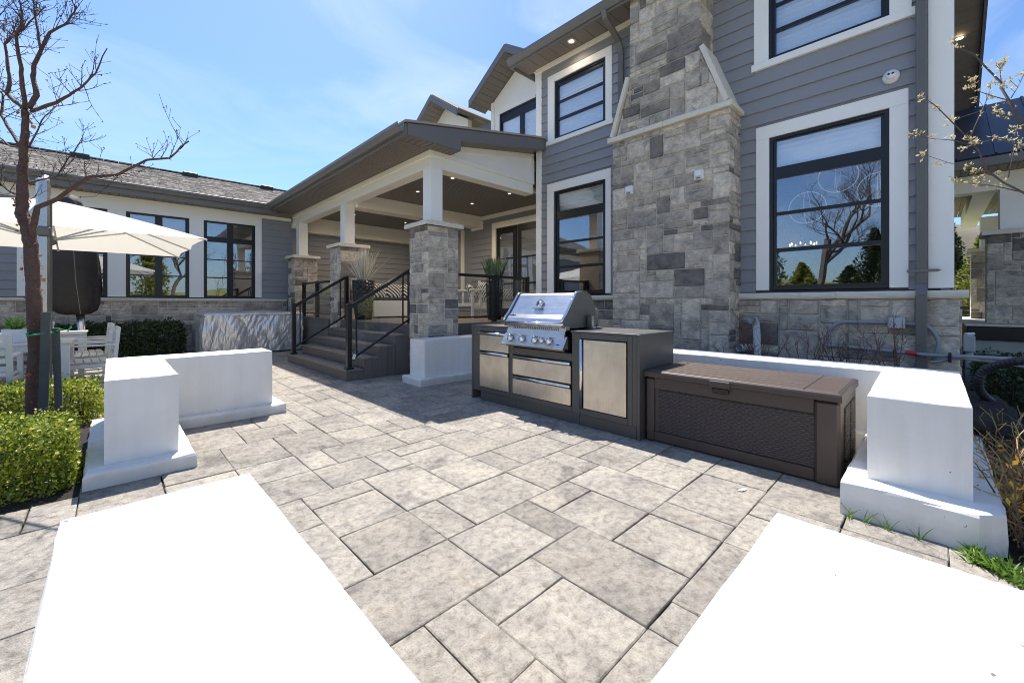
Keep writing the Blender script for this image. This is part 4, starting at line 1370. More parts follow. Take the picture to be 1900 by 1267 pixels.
# ------------------------------------------------------------------ railings
def rail_post(mbp, x, y, z0, z1, w=.038):
    mbp.bbox(x-w, y-w, z0, x+w, y+w, z1-.02, .004)
    mbp.prism([(-w-.004,z1-.02),(w+.004,z1-.02),(w*.5,z1),(-w*.5,z1)], lambda a,b_,t:(x+a,y+t,b_), -w-.004, w+.004)
def sloped_rail(label, y):
    t = thing('stair_railing', label, 'railing', (2.68, y, .168), 'black glass railings of the porch')
    p = MB(); rail_post(p, 2.68, y, .17, 1.20, .036)
    p.build('post', M['black'], t)
    p = MB(); p.bbox(2.68-.06, y-.06, .169, 2.68+.06, y+.06, .205, .01); p.build('post_foot', M['black'], t)
    x1, zr0, zr1 = 3.72, 1.155, 1.76
    r_ = MB(); r_.prism([(2.71,zr0-.03),(x1,zr1-.03),(x1,zr1+.03),(2.71,zr0+.03)], lambda a,b_,q:(a,q,b_), y-.035, y+.035); r_.build('handrail', M['black'], t, fix=True)
    r_ = MB(); r_.prism([(2.71,.30),(x1,.895),(x1,.93),(2.71,.335)], lambda a,b_,q:(a,q,b_), y-.018, y+.018); r_.build('bottom_rail', M['black'], t, fix=True)
    r_ = MB()
    for xx in (2.80, 3.62):
        zz = (xx-2.71)/(x1-2.71)
        r_.box(xx-.010, y-.012, .335+zz*.595, xx+.010, y+.012, zr0-.02+zz*.605)
    r_.build('glass_clamp_bar', M['black'], t)
    g_ = MB(); g_.prism([(2.83,.40),(3.59,.845),(3.59,1.64),(2.83,1.19)], lambda a,b_,q:(a,q,b_), y-.003, y+.003); g_.build('pane', M['glass_clear'], t, fix=True)
    p = MB(); rail_post(p, 3.76, y, DZ, 1.80, .036); p.build('post', M['black'], t)
sloped_rail('sloped black stair railing nearer the grill, with a small tag on its lower post', 6.41)
sloped_rail('sloped black railing on the hot tub side of the stairs', 9.12)
def flat_rail(label, pts, skip=()):
    t = thing('deck_railing', label, 'railing', (*pts[0], DZ), 'black glass railings of the porch')
    for (x, y) in pts:
        p = MB(); rail_post(p, x, y, DZ+.001, 1.765, .04); p.build('post', M['black'], t)
    for (a, b_) in zip(pts[:-1], pts[1:]):
        v = Vector((b_[0]-a[0], b_[1]-a[1], 0)); L_ = v.length; v /= L_; n_ = Vector((-v.y, v.x, 0))
        def bar(s0, s1, z0, z1, w, nm, mt):
            A = Vector((a[0],a[1],0))+v*s0; B = Vector((a[0],a[1],0))+v*s1
            mb = MB(); c = [A-n_*w, A+n_*w, B+n_*w, B-n_*w]
            mb.add([(q.x,q.y,z0) for q in c]+[(q.x,q.y,z1) for q in c], [(0,3,2,1),(4,5,6,7),(0,1,5,4),(1,2,6,5),(2,3,7,6),(3,0,4,7)])
            mb.build(nm, mt, t, fix=True)
        bar(.04, L_-.04, 1.70, 1.75, .030, 'top_rail', M['black']); bar(.04, L_-.04, .93, .96, .016, 'bottom_rail', M['black'])
        bar(.10, .125, .96, 1.70, .014, 'glass_clamp_bar', M['black']); bar(L_-.125, L_-.10, .96, 1.70, .014, 'glass_clamp_bar', M['black'])
        bar(.125, L_-.125, 1.00, 1.67, .003, 'pane', M['glass_clear'])
    return t
flat_rail('level black glass railing on the deck edge between pillar and house wall', [(4.37,6.06),(5.42,6.06),(6.36,6.06)])
flat_rail('level black glass railing on the deck edge above the hot tub', [(3.78,9.98),(3.78,10.98),(3.78,12.0)])
t = thing('tag', 'small white card tag with dark border hanging from the stair railing', 'tag', (2.74, 6.36, .40))
mb = MB(); mb.add([(2.70,6.365,.33),(2.755,6.365,.305),(2.785,6.36,.405),(2.73,6.36,.43)], [(0,1,2,3)]); mb.add([(2.70,6.371,.33),(2.755,6.371,.305),(2.785,6.366,.405),(2.73,6.366,.43)], [(3,2,1,0)]); mb.build('tag_back', M['black'], t)
mb = MB(); mb.add([(2.707,6.362,.338),(2.752,6.362,.318),(2.777,6.358,.398),(2.733,6.358,.418)], [(0,1,2,3)]); mb.build('tag_card', M['white_pot'], t)

# ==================================================================== SINGLE-STOREY WING
YW = 13.3
wing = thing('house_wing', 'single-storey wing with white window wall, grey shingle roof and stone base', 'house', (1, YW, 0))
wins = [(-1.235,-.044,1.354,3.36),(.265,1.446,1.354,3.36),(1.743,2.909,1.354,3.36)]
mb = MB(); wall_core(mb, 'Y', YW, -8, 3.9, 0, 3.7, wins, .16); mb.box(3.9, YW, 0, XB+.2, YW+.16, 3.75); mb.build('wall', M['siding'], wing)
mb = MB(); wbox(mb, 'Y', YW, -8, 3.70, 0, 1.25, 0, .045); mb.build('mortar_backing', M['mortar'], wing)
stone_face('Y', YW-.045, -4.2, 3.70, .1, 1.25, wing, [220], 61, .018, uh=.085, gap=.009, wmax=5)
ledge_run('Y', YW, -6, 3.70, 1.252, 1.322, -.01, .11, wing, 1.3, seed=8)
siding('Y', YW, -6.0, -1.385, 1.35, 3.42, [], wing)
siding('Y', YW, 3.064, 3.86, 1.35, 3.60, [], wing)
siding('Y', YW, 4.115, XB, .86, 3.70, [], wing)
mb = MB(); wbox(mb, 'Y', YW, -6, 3.70, 1.322, 1.35, 0, .03); mb.build('starter_flashing', M['frame'], wing)
for (a, b_) in ((-1.385,-1.235),(-.044,.265),(1.446,1.743),(2.909,3.064)):
    mb = MB(); wbox(mb, 'Y', YW, a, b_, 1.35, 3.362, 0, .034, .003); mb.build('window_pier', M['trim'], wing)
mb = MB(); wbox(mb, 'Y', YW, -1.385, 3.064, 3.362, 3.688, 0, .036, .003); mb.build('frieze_board', M['cream'], wing)
mb = MB(); wbox(mb, 'Y', YW, 3.066, 3.83, 3.60, 3.688, 0, .036, .003); mb.build('frieze_board', M['cream'], wing)
mb = MB(); wbox(mb, 'Y', YW, -6, -1.387, 3.42, 3.688, 0, .036, .003); mb.build('frieze_board', M['cream'], wing)
rows_w = [(1.398,1.860),(1.890,2.340),(2.365,2.819),(2.953,3.320)]
for (u0, u1, z0, z1) in wins:
    w = u1-u0
    window(wing, 'Y', YW, (u0,u1,z0,z1), None, [(u0+.075,u0+w/2-.07),(u0+w/2+.07,u1-.075)], rows_w)
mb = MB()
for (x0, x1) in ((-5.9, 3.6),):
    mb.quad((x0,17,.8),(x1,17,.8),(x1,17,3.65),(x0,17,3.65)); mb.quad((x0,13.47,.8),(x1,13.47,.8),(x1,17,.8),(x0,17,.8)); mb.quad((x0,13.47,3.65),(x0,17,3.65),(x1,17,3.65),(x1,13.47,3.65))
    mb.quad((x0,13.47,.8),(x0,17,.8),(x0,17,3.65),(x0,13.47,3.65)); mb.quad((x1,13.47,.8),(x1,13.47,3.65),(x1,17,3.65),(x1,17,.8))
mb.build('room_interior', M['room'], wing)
# eave
mb = MB(); x = -6.0
while x < 3.75:
    mb.box(x+.006, 12.875, 3.692, x+.142, YW, 3.702); x += .15
mb.build('soffit_boards', M['soffit'], wing, kind='stuff')
mb = MB(); mb.box(-6.2, 12.86, 3.68, 3.36, 12.89, 3.89); mb.build('fascia', M['gutter'], wing)
gm = MB(); gutter(gm, 'Y', 12.858, -6.2, 3.20, 3.925); gm.build('gutter', M['gutter'], wing, fix=True)
# roof with shingle courses
zr = lambda y: 3.90+(y-12.80)*.382
mb = MB(); roof_slab(mb, (-7,12.80,3.885), (9,12.80,3.885), (9,16.0,zr(16)-.015), (-7,16.0,zr(16)-.015), .01); roof_slab(mb, (-7,16,zr(16)-.015), (9,16,zr(16)-.015), (9,19.4,3.8), (-7,19.4,3.8), .02)
mb.build('roof', M['shingle'], wing, fix=True)
V = []
rs = random.Random(3)
nrow = 23
for r_ in range(nrow):
    y0 = 12.79+(16.0-12.79)*r_/nrow; y1 = 12.79+(16.0-12.79)*(r_+1.15)/nrow
    x = -6.6+rs.uniform(0,.2)
    while x < 3.5+ (y0-12.8)*.75:
        w = rs.uniform(.10,.24); th = rs.uniform(.012,.022)
        V.append([(x,y0,zr(y0)+th),(x+w-.004,y0,zr(y0)+th),(x+w-.004,y1,zr(y1)+.004),(x,y1,zr(y1)+.004)])
        V.append([(x,y0,zr(y0)-.004),(x+w-.004,y0,zr(y0)-.004),(x+w-.004,y0,zr(y0)+th),(x,y0,zr(y0)+th)])
        x += w
quads_obj('shingles', V, M['shingle'], wing)
mb = MB(); x = -6.5
while x < 6.0:
    mb.box(x, 15.9, zr(16)+.0, x+.28, 16.1, zr(16)+.03); x += .29
mb.build('ridge_shingles', M['shingle'], wing, kind='stuff')
for x in (-.75, 1.55, 3.6):
    mb = MB(); mb.bbox(x, 15.62, zr(15.6)+.0, x+.36, 15.98, zr(15.6)+.17, .02); mb.build('roof_vent', M['black'], wing)
eb = thing('electrical_box', 'small grey electrical box on the stone base of the wing', 'electrical box', (-1.65, YW-.1, .75))
mb = MB(); mb.bbox(-1.98, YW-.16, .56, -1.62, YW-.07, .93, .01); mb.build('cabinet', M['conduit'], eb); mb = MB(); mb.bbox(-1.96, YW-.172, .58, -1.64, YW-.161, .91, .004); mb.build('door', M['conduit'], eb)

# ==================================================================== FAR ENTRANCE PORCH (right)
ent = thing('entrance_porch', 'far stone-pillared entrance porch with dark metal roof beyond the house corner', 'porch', (12.2, -1, 0))
mb = MB(); mb.bbox(11.9, -6, .50, 18, -.45, .76, .01); mb.build('deck', M['frame'], ent)
mb = MB(); mb.box(11.95, -6, -.1, 18, -.46, .499); mb.build('foundation', M['concrete'], ent)
mb = MB(); mb.bbox(11.86, -6, .762, 18, -.42, .80, .01); mb.build('deck_edge', M['ledge'], ent)
for (x0, y0, zc, nst) in ((12.2, -1.35, 2.52, 60), (16.0, -1.30, 2.52, 20)):
    c = MB(); c.box(x0+.02, y0, .8, x0+.62, y0+.62, zc); p = c.build('pillar', M['mortar'], ent)
    stone_face('X', x0+.02, y0, y0+.64, .80, zc, p, [nst], int(x0*7), .02, uh=.085)
    stone_face('Y', y0, x0, x0+.6, .80, zc, p, [nst//3], int(x0*8), .02)
    cp = MB(); poly_ring(cp, [(x0-.07,y0-.07),(x0+.7,y0-.07),(x0+.7,y0+.7),(x0-.07,y0+.7)], zc+.001, zc+.09, .012, .005, 3); cp.build('pillar_cap', M['ledge'], p)
    wp = MB(); wp.bbox(x0+.12, y0+.10 if x0 < 13 else y0+.16, zc+.09, x0+.46, y0+.46, 3.42, .004); wp.build('post', M['trim'], p)
mb = MB(); mb.bbox(12.3, -6, 3.40, 12.6, -.15, 3.74, .006); mb.build('beam', M['cream'], ent)
mb = MB(); mb.bbox(12.6, -.85, 3.40, 18, -.55, 3.74, .006); mb.build('beam', M['cream'], ent)
mb = MB(); y = -6
while y < .1: mb.box(11.75, y+.004, 3.742, 18, y+.116, 3.755); y += .12
mb.build('soffit_boards', M['soffit'], ent, kind='stuff')
mb = MB(); roof_slab(mb, (11.62,-6,3.90), (11.62,0.3,3.90), (13.9,.3,5.55), (13.9,-6,5.55), .04); roof_slab(mb, (13.9,-6,5.55), (13.9,.3,5.55), (18,.3,3.9), (18,-6,3.9), .04); mb.build('metal_roof', M['metalroof'], ent, fix=True)
for q in range(12):
    y = -5.8+q*.5; mb = MB(); a, b_ = Vector((11.62,y,3.95)), Vector((13.9,y,5.60)); mb.tube([a,b_], .022, 4); mb.build('roof_seam', M['metalroof'], ent)
mb = MB(); mb.box(11.60, -6, 3.757, 11.75, .2, 3.90); mb.build('gutter', M['gutter'], ent)
mb = MB(); roof_slab(mb, (16.5,-1.2,4.9), (16.5,1.5,4.9), (20,1.5,7.4), (20,-1.2,7.4), .05); mb.box(16.4,-1.25,4.7,16.5,1.5,4.93); mb.build('upper_roof', M['shingle'], ent, fix=True)
fl = thing('fence', 'low black slatted fence seen between the house corner and the entrance pillars', 'fence', (18, -1.5, 0))
for q in range(7):
    mb = MB(); mb.box(19, -4.5, .15+q*.14, 19.03, .4, .26+q*.14); mb.build('slat', M['black'], fl)
for y in (-4.4, -2.2, .3):
    mb = MB(); mb.box(19.03, y, 0, 19.1, y+.07, 1.2); mb.build('post', M['black'], fl)

# ==================================================================== GRILL ISLAND
FX = 3.326
isl = thing('grill_cabinet', 'charcoal outdoor kitchen cabinet with brushed steel drawers and door holding the grill', 'cabinet', (FX, 2.97, 0))
BKX = 3.995
mb = MB(); mb.bbox(FX+.03, 1.83, .112, BKX-.01, 4.12, .70, .003); mb.box(FX+.05, 1.84, .70, BKX-.02, 2.55, .915); mb.box(FX+.05, 3.42, .70, BKX-.02, 4.11, .915); mb.box(3.90, 2.55, .70, BKX-.02, 3.42, .915)
mb.build('carcass', M['cabinet'], isl)
for (a, b_) in ((1.803, 1.828), (4.122, 4.147)):
    mb = MB(); mb.bbox(FX-.004, a, 0, BKX, b_, .934, .003); mb.build('end_panel', M['cabinet'], isl)
for (a, b_) in ((1.830, 2.56), (3.42, 4.120)):
    mb = MB(); mb.bbox(FX-.002, a, .916, BKX, b_, .936, .003); mb.build('countertop', M['cabtop'], isl)
mb = MB(); mb.bbox(3.88, 2.562, .916, BKX, 3.418, .936, .003); mb.build('countertop', M['cabtop'], isl)
for (a, b_) in ((1.84, 2.462), (2.464, 3.36), (3.362, 3.985)):
    mb = MB(); mb.bbox(FX+.012, a, .004, FX+.03, b_, .110, .002); mb.build('plinth_board', M['cabinet'], isl)
# face frame pieces
def fbox(nm, u0, u1, z0, z1, o0, o1, mat, parent=isl, bev=.003):
    mb = MB(); wbox(mb, 'X', FX, u0, u1, z0, z1, o0, o1, bev); return mb.build(nm, M[mat], parent)
for (a, b_, c, d) in ((1.830,1.876,.112,.914),(1.878,1.925,.112,.914),(1.927,2.443,.860,.914),(1.927,2.443,.112,.172),(2.445,2.545,.112,.914),
                      (2.547,3.39,.112,.170),(2.547,3.39,.622,.70),(3.392,3.455,.112,.914),(3.457,3.98,.862,.914),(3.457,3.98,.112,.166),(3.982,4.12,.112,.914)):
    fbox('face_frame', a, b_, c, d, -.03, .0, 'cabinet')
def drawer(u0, u1, z0, z1, handle=True):
    d_ = fbox('drawer', u0, u1, z0, z1-.040 if handle else z1, -.02, .012, 'steel')
    if handle:
        mb = MB(); mb.sm = True; mb.prism([(0,z1-.036),(.010,z1-.036),(.030,z1-.030),(.034,z1-.018),(.028,z1-.004),(.0,z1)], lambda a,b_,t:(FX-a, t, b_), u0+.002, u1-.002)
        mb.build('handle', M['chrome'], d_, fix=True)
        mb = MB(); wbox(mb, 'X', FX, u0, u1, z1-.046, z1-.037, -.02, .004); mb.build('drawer_gap', M['black'], d_)
drawer(3.461, 3.978, .622, .856); drawer(3.461, 3.978, .172, .614)
drawer(2.556, 3.388, .394, .616); drawer(2.556, 3.388, .175, .385)
dr = fbox('door', 1.932, 2.398, .180, .850, -.02, .012, 'steel')
mb = MB(); mb.sm = True; mb.prism([(0,2.404),(.028,2.408),(.034,2.424),(.026,2.438),(0,2.440)], lambda a,b_,t:(FX-a, b_, t), .176, .852); mb.build('handle', M['chrome'], dr, fix=True)

grill = thing('gas_grill', 'stainless built-in gas grill with closed hood and five knobs on the charcoal cabinet', 'grill', (3.5, 2.99, .94))
GY0, GY1 = 2.60, 3.44
# control housing
mb = MB(); mb.prism([(3.29,.925),(3.60,.925),(3.60,.72),(3.27,.72),(3.25,.745),(3.27,.865)], lambda a,b_,t:(a,t,b_), GY0, GY1); mb.build('control_housing', M['steel'], grill, fix=True)
mb = MB(); mb.prism([(3.300,.972),(3.36,.972),(3.36,.874),(3.300,.874)], lambda a,b_,t:(a,t,b_), GY0+.0, GY1); mb.build('vent_strip', M['steel'], grill, fix=True)
for k in range(24):
    y = GY0+.08+k*.0285+(.02 if k > 11 else 0); dx_ = .022 if k < 12 else -.022
    mb = MB(); mb.add([(3.2985,y,.905),(3.2985,y+.010,.905),(3.2985,y+.010+dx_,.955),(3.2985,y+dx_,.955)], [(0,1,2,3)]); mb.add([(3.2975,y,.905),(3.2975,y+.010,.905),(3.2975,y+.010+dx_,.955),(3.2975,y+dx_,.955)], [(3,2,1,0)])
    mb.build('vent_slot', M['black'], grill)
# slanted knob fascia
ka, kb = (3.282, .868), (3.205, .757)
mb = MB(); mb.prism([ka, (3.21,.750), (3.30,.745), (3.30,.868)], lambda a,b_,t:(a,t,b_), GY0-.03, GY1+.03)
mb.build('knob_panel', M['steel'], grill, fix=True)
mb = MB(); mb.bbox(3.198, GY0-.035, .742, 3.216, GY1+.035, .760, .005); mb.build('panel_lip', M['steel'], grill)
nv = Vector((-(ka[1]-kb[1]), 0, (ka[0]-kb[0]))).normalized()
for k, y in enumerate((3.345, 3.165, 2.975, 2.875, 2.775)):
    c = Vector((3.245, y, .815))
    rr = .032 if k != 3 else .025
    mb = MB(); mb.sm = True; mb.tube([c, c+nv*.018, c+nv*.020, c+nv*.046, c+nv*.050], [rr*1.25, rr*1.25, rr*.86, rr*.80, rr*.6], 18); kn = mb.build('knob', M['knob'], grill)
    mb = MB(); e2 = Vector((0,1,0)); e1 = nv.cross(e2)
    q0 = c+nv*.056
    mb.add([tuple(q0+e1*rr*s1+e2*.005*s2+nv*h) for h in (-.010,.008) for s1, s2 in ((-.85,-1),(.85,-1),(.85,1),(-.85,1))], [(0,3,2,1),(4,5,6,7),(0,1,5,4),(1,2,6,5),(2,3,7,6),(3,0,4,7)])
    mb.build('knob_grip', M['chrome'], kn, fix=True)
for y in (2.655, 3.08, 3.26):
    mb = MB(); c = Vector((3.2435, y, .80)); e1 = Vector((ka[0]-kb[0],0,ka[1]-kb[1])).normalized(); w_ = .022
    mb.add([tuple(c+nv*.002+e1*a+Vector((0,1,0))*b_) for a, b_ in ((-.02,-w_),(-.02,w_),(.02,w_),(.02,-w_))], [(0,1,2,3)]); mb.build('printed_plate', M['black'] if y < 2.7 else M['junction'], grill)
# hood
HY0, HY1 = 2.615, 3.50
hp = [(3.285,.978),(3.275,1.005),(3.300,1.045),(3.345,1.085),(3.505,1.298),(3.525,1.315),(3.56,1.322),(3.70,1.318),(3.76,1.29),(3.84,1.15),(3.86,.96),(3.84,.945),(3.30,.945)]
mb = MB(); mb.sm = False; mb.prism(hp, lambda a,b_,t:(a,t,b_), HY0+.035, HY1-.035); mb.build('hood', M['steelh'], grill, fix=True)
for (a, b_) in ((HY0, HY0+.034), (HY1-.034, HY1)):
    hp2 = [(p[0]-.006 if p[0] < 3.55 else p[0], p[1]+.004) for p in hp]
    mb = MB(); mb.prism(hp2, lambda q,r_,t:(q,t,r_), a, b_); mb.build('hood_end_cap', M['greysteel'], grill, fix=True)
    mb = MB(); mb.sm = True; y = (a+b_)/2; mb.tube([(p[0]-.004, y, p[1]+.004) for p in hp2[1:8]], .014, 8); mb.build('hood_edge_trim', M['chrome'], grill)
mb = MB(); mb.sm = True; mb.tube([(3.262,HY0-.01,.992),(3.262,HY1+.01,.992)], .016, 10); mb.build('hood_handle', M['chrome'], grill)
# thermometer with its chrome bracket, centred on the hood
hc = Vector((3.425, 3.055, 1.205)); hn = Vector((-.80,0,.60)).normalized()
mb = MB(); mb.sm = True; mb.tube([hc, hc+hn*.014, hc+hn*.016, hc+hn*.010], [.050,.048,.040,.038], 24); th = mb.build('thermometer', M['chrome'], grill)
mb = MB(); mb.tube([hc+hn*.011, hc+hn*.012], [.037,.037], 24); mb.build('dial', M['white_pot'], th)
mb = MB(); e1 = Vector((.60,0,.80)); mb.add([tuple(hc+hn*h+e1*a+Vector((0,1,0))*b_) for h in (0,.022) for a, b_ in ((-.075,-.062),(-.052,-.062),(-.052,.062),(-.075,.062))], [(0,3,2,1),(4,5,6,7),(0,1,5,4),(1,2,6,5),(2,3,7,6),(3,0,4,7)]); mb.build('bracket', M['chrome'], th, fix=True)
mb = MB(); q0 = Vector((3.332,3.395,1.062)); mb.add([tuple(q0+Vector((-.008,0,.006))+Vector((.6,0,.8))*a+Vector((0,1,0))*b_) for a, b_ in ((-.008,-.05),(.010,-.05),(.010,-.02),(.022,0),(.010,.02),(.010,.05),(-.008,.05))], [tuple(range(7))]); mb.build('badge', M['black'], grill)
mb = MB(); mb.bbox(3.66, HY0-.075, .937, 3.74, HY0-.015, 1.08, .006); mb.build('side_bracket', M['greysteel'], grill)
mb = MB(); mb.bbox(3.665, HY0-.090, .94, 3.725, HY0-.076, 1.075, .004); mb.build('bracket_plate', M['chrome'], grill)
mb = MB(); mb.bbox(3.86, HY0+.0, .937, 3.93, HY1, 1.16, .03); mb.build('hood_back', M['greysteel'], grill)

# ==================================================================== DECK BOX
dk = thing('deck_box', 'dark brown woven-look resin deck box with slatted wood-grain lid', 'storage box', (3.78, 1.1, 0))
BX0, BX1, BY0, BY1 = 3.392, 4.185, .425, 1.785
mb = MB(); mb.bbox(BX0+.03, BY0+.02, .0, BX1-.02, BY1-.02, .56, .01); mb.build('body', M['brown'], dk)
mb = MB(); mb.bbox(BX0+.018, BY0+.14, .10, BX0+.029, BY1-.115, .455, .002); mb.build('woven_panel', M['wicker'], dk)
for (a, b_) in ((BY0, BY0+.14), (BY1-.075, BY1)):
    mb = MB(); mb.bbox(BX0, a, 0, BX0+.12, b_, .562, .018); mb.build('corner_post', M['brown'], dk)
mb = MB(); mb.bbox(BX0+.012, BY0+.142, .465, BX0+.03, BY1-.077, .562, .003); mb.build('top_rail', M['brown'], dk)
mb = MB(); mb.bbox(BX0+.012, BY0+.142, .015, BX0+.03, BY1-.077, .092, .003); mb.build('bottom_rail', M['brown'], dk)
mb = MB(); mb.bbox(BX0+.125, BY0+.004, .0, BX1, BY0+.02, .562, .004); mb.build('side_panel', M['brown'], dk)
for (xa, xb) in ((BX0+.20, BX0+.42), (BX0+.47, BX0+.70)):
    for q in range(22):
        mb = MB(); mb.bbox(xa, BY0-.006, .07+q*.0195, xb, BY0+.006, .082+q*.0195, .003)
        mb.build('side_louvre', M['wicker'], dk)
mb = MB(); poly_ring(mb, [(BX0-.012,BY0-.012),(BX1+.012,BY0-.012),(BX1+.012,BY1+.012),(BX0-.012,BY1+.012)], .566, .618, .016, 0, 4); lid = mb.build('lid', M['brown'], dk)
x = BX0+.02
for q in range(7):
    w_ = (BX1-BX0-.04)/7; mb = MB(); mb.bbox(x+.002, BY0+.20, .612, x+w_-.002, BY1-.10, .6225, .004); mb.build('lid_slat', M['brownlid'], lid); x += w_
mb = MB(); mb.bbox(BX0+.02, BY0+.012, .612, BX1-.02, BY0+.196, .6225, .004); mb.build('lid_end', M['brownlid'], lid)
mb = MB(); mb.bbox(BX0+.02, BY1-.096, .612, BX1-.02, BY1-.012, .6225, .004); mb.build('lid_end', M['brownlid'], lid)
mb = MB(); mb.bbox(BX0-.026, 1.085, .552, BX0-.010, 1.235, .606, .004); lt = mb.build('latch', M['brown'], dk)
mb = MB(); mb.bbox(BX0-.018, 1.10, .508, BX0+.004, 1.215, .549, .004); mb.build('latch_hasp', M['frame'], lt)

# ==================================================================== HOT TUB
tub = thing('hot_tub', 'square hot tub wrapped in a crinkled silver cover beside the wing', 'hot tub', (2.6, 12.0, 0))
def crinkle_box(x0, y0, x1, y1, z0, z1, nx=110, nz=44):
    mb = MB(); mb.sm = True
    P = []; c = Vector(((x0+x1)/2, (y0+y1)/2, 0))
    per = []
    rr = .12
    def edge(a, b_, k):
        for q in range(k): per.append(Vector(a).lerp(Vector(b_), q/k))
    edge((x0,y0),(x1,y0),nx); edge((x1,y0),(x1,y1),nx*2//3); edge((x1,y1),(x0,y1),nx//2); edge((x0,y1),(x0,y0),nx*2//3)
    m_ = len(per); rings = []
    levels = [z0+(z1-z0)*q/nz for q in range(nz+1)]
    for z in levels + ['t1','t2']:
        ring = []
        for p in per:
            if z == 't1': q = c.to_2d().lerp(p, .93); zz = z1+.035
            elif z == 't2': q = c.to_2d().lerp(p, .4); zz = z1+.055
            else:
                zz = z; t_ = (z-z0)/(z1-z0); q = p.copy()
                d = (p-c.to_2d()).normalized()
                n1 = abs(mnoise.noise(Vector((p.x*3.5+z*1.1, p.y*3.5, z*.9))))*.10 + abs(mnoise.noise(Vector((p.x*9-z*3.5, p.y*9, z*2.6+7))))*.035
                q = p + d*(n1 - .04 + .06*math.sin(t_*math.pi)*.5)
                if t_ > .97: q = p+d*.01
            ring.append((q.x, q.y, zz + (0.012*mnoise.noise(Vector((p.x*5,p.y*5,9))) if z == 't1' else 0)))
        rings.append(ring)
    vs = [v for r_ in rings for v in r_]; fs = []
    for k in range(len(rings)-1):
        for i in range(m_): fs.append((k*m_+i, k*m_+(i+1) % m_, (k+1)*m_+(i+1) % m_, (k+1)*m_+i))
    fs.append(tuple(range((len(rings)-1)*m_, len(rings)*m_)))
    mb.add(vs, fs); return mb
crinkle_box(1.50, 11.35, 3.55, 13.0, .03, .94).build('cover', M['foil'], tub)
mb = MB(); mb.box(1.55, 11.4, 0, 3.5, 12.95, .06); mb.build('tub_base', M['black'], tub)

# ==================================================================== PORCH FURNITURE
pl = thing('planter', 'tall embossed black planter with spiky pale dried grass on the porch', 'planter', (3.98, 8.75, DZ))
def pot(x, y, z0, h, r_, parent, mat):
    mb = MB(); mb.sm = True; mb.lathe(x, y, [(r_*.72,z0),(r_*.86,z0+h*.3),(r_*.97,z0+h*.8),(r_,z0+h),(r_*.9,z0+h),(r_*.88,z0+h*.92),(.01,z0+h*.92)], 28); mb.build('pot', M[mat], parent)
pot(3.98, 8.75, DZ+.002, .86, .235, pl, 'potblack')
def blade(base, d, L_, w, droop=.25, seg=4):
    out = []; side = Vector((d.y,-d.x,0)); side = side.normalized() if side.length > 1e-4 else Vector((1,0,0))
    side = (Matrix.Rotation(random.uniform(0,6.28), 3, 'Z') @ side)
    P = []
    for q in range(seg+1):
        t_ = q/seg; P.append(base + d*L_*t_ + Vector((0,0,-droop*L_*t_*t_)))
    for q in range(seg):
        w0 = w*(1-(q/seg))**.6*.5 if q else w*.35; w1 = w*(1-((q+1)/seg))**.6*.5
        if q == 0: w1 = w*.5
        out.append([tuple(P[q]-side*w0), tuple(P[q]+side*w0), tuple(P[q+1]+side*w1), tuple(P[q+1]-side*w1)])
    return out
V = []
for k in range(230):
    a = random.uniform(0, 6.283); sp = abs(random.gauss(0,.33)); d = Vector((math.cos(a)*sp, math.sin(a)*sp, 1)).normalized()
    V += blade(Vector((3.98+math.cos(a)*.08*random.random(), 8.75+math.sin(a)*.08*random.random(), DZ+.80)), d, random.uniform(.55,1.0), .017, .10)
quads_obj('dried_grass', V, M['palegrass'], pl)
pl = thing('planter', 'dark planter with broad dusty green blades behind the deck railing by the door', 'planter', (6.05, 6.75, DZ))
pot(6.05, 6.75, DZ+.002, .88, .20, pl, 'potblack')
V = []
for k in range(90):
    a = random.uniform(0, 6.283); sp = random.uniform(.02,.42); d = Vector((math.cos(a)*sp, math.sin(a)*sp, 1)).normalized()
    V += blade(Vector((6.05+math.cos(a)*.1, 6.75+math.sin(a)*.1, DZ+.82)), d, random.uniform(.40,.74), .085, .18, 6)
quads_obj('broad_blades', V, M['broadleaf'], pl)

def cushion(parent, c, sx, sy, sz, rx=0, rz=0, mat='stripe', name='cushion'):
    mb = MB(); mb.sm = True; n_ = 8; vs = []; fs = []
    for s_ in (1,-1):
        b0 = len(vs)
        for j in range(n_+1):
            for i in range(n_+1):
                u, v = i/n_*2-1, j/n_*2-1
                h = ((1-u**4)*(1-v**4))**.5
                vs.append((u*sx/2*(1-.06*v*v), s_*h*sy/2, v*sz/2*(1-.06*u*u)))
        for j in range(n_):
            for i in range(n_):
                q = (b0+j*(n_+1)+i, b0+j*(n_+1)+i+1, b0+(j+1)*(n_+1)+i+1, b0+(j+1)*(n_+1)+i)
                fs.append(q if s_ < 0 else q[::-1])
    mb.add(vs, fs)
    me_o = mb.build(name, M[mat], parent, origin=(0,0,0))
    me_o.matrix_parent_inverse = Matrix.Identity(4)
    me_o.location = Vector(c) - ORG[parent.name]; me_o.rotation_euler = (rx, 0, rz)
    return me_o
so = thing('porch_sofa', 'white porch sofa with solid panel front and striped cushions', 'sofa', (5.6, 9.7, DZ))
mb = MB(); mb.bbox(4.55, 9.42, DZ+.03, 7.0, 9.50, DZ+.42, .01); mb.build('front_panel', M['furn'], so)
mb = MB(); mb.bbox(4.55, 9.51, DZ+.03, 7.0, 10.25, DZ+.38, .01); mb.build('seat_frame', M['furn'], so)
mb = MB(); mb.bbox(4.57, 9.52, DZ+.385, 6.98, 10.1, DZ+.50, .03); mb.build('seat_cushion', M['fabricblack'], so)
for (x, rz, ry) in ((4.85,.1,0),(5.25,-.12,0),(5.70,.1,0),(6.15,0,0),(6.6,.1,0)): 
    cushion(so, (x, 9.82, DZ+.66), .46, .16, .42, -.3, rz)
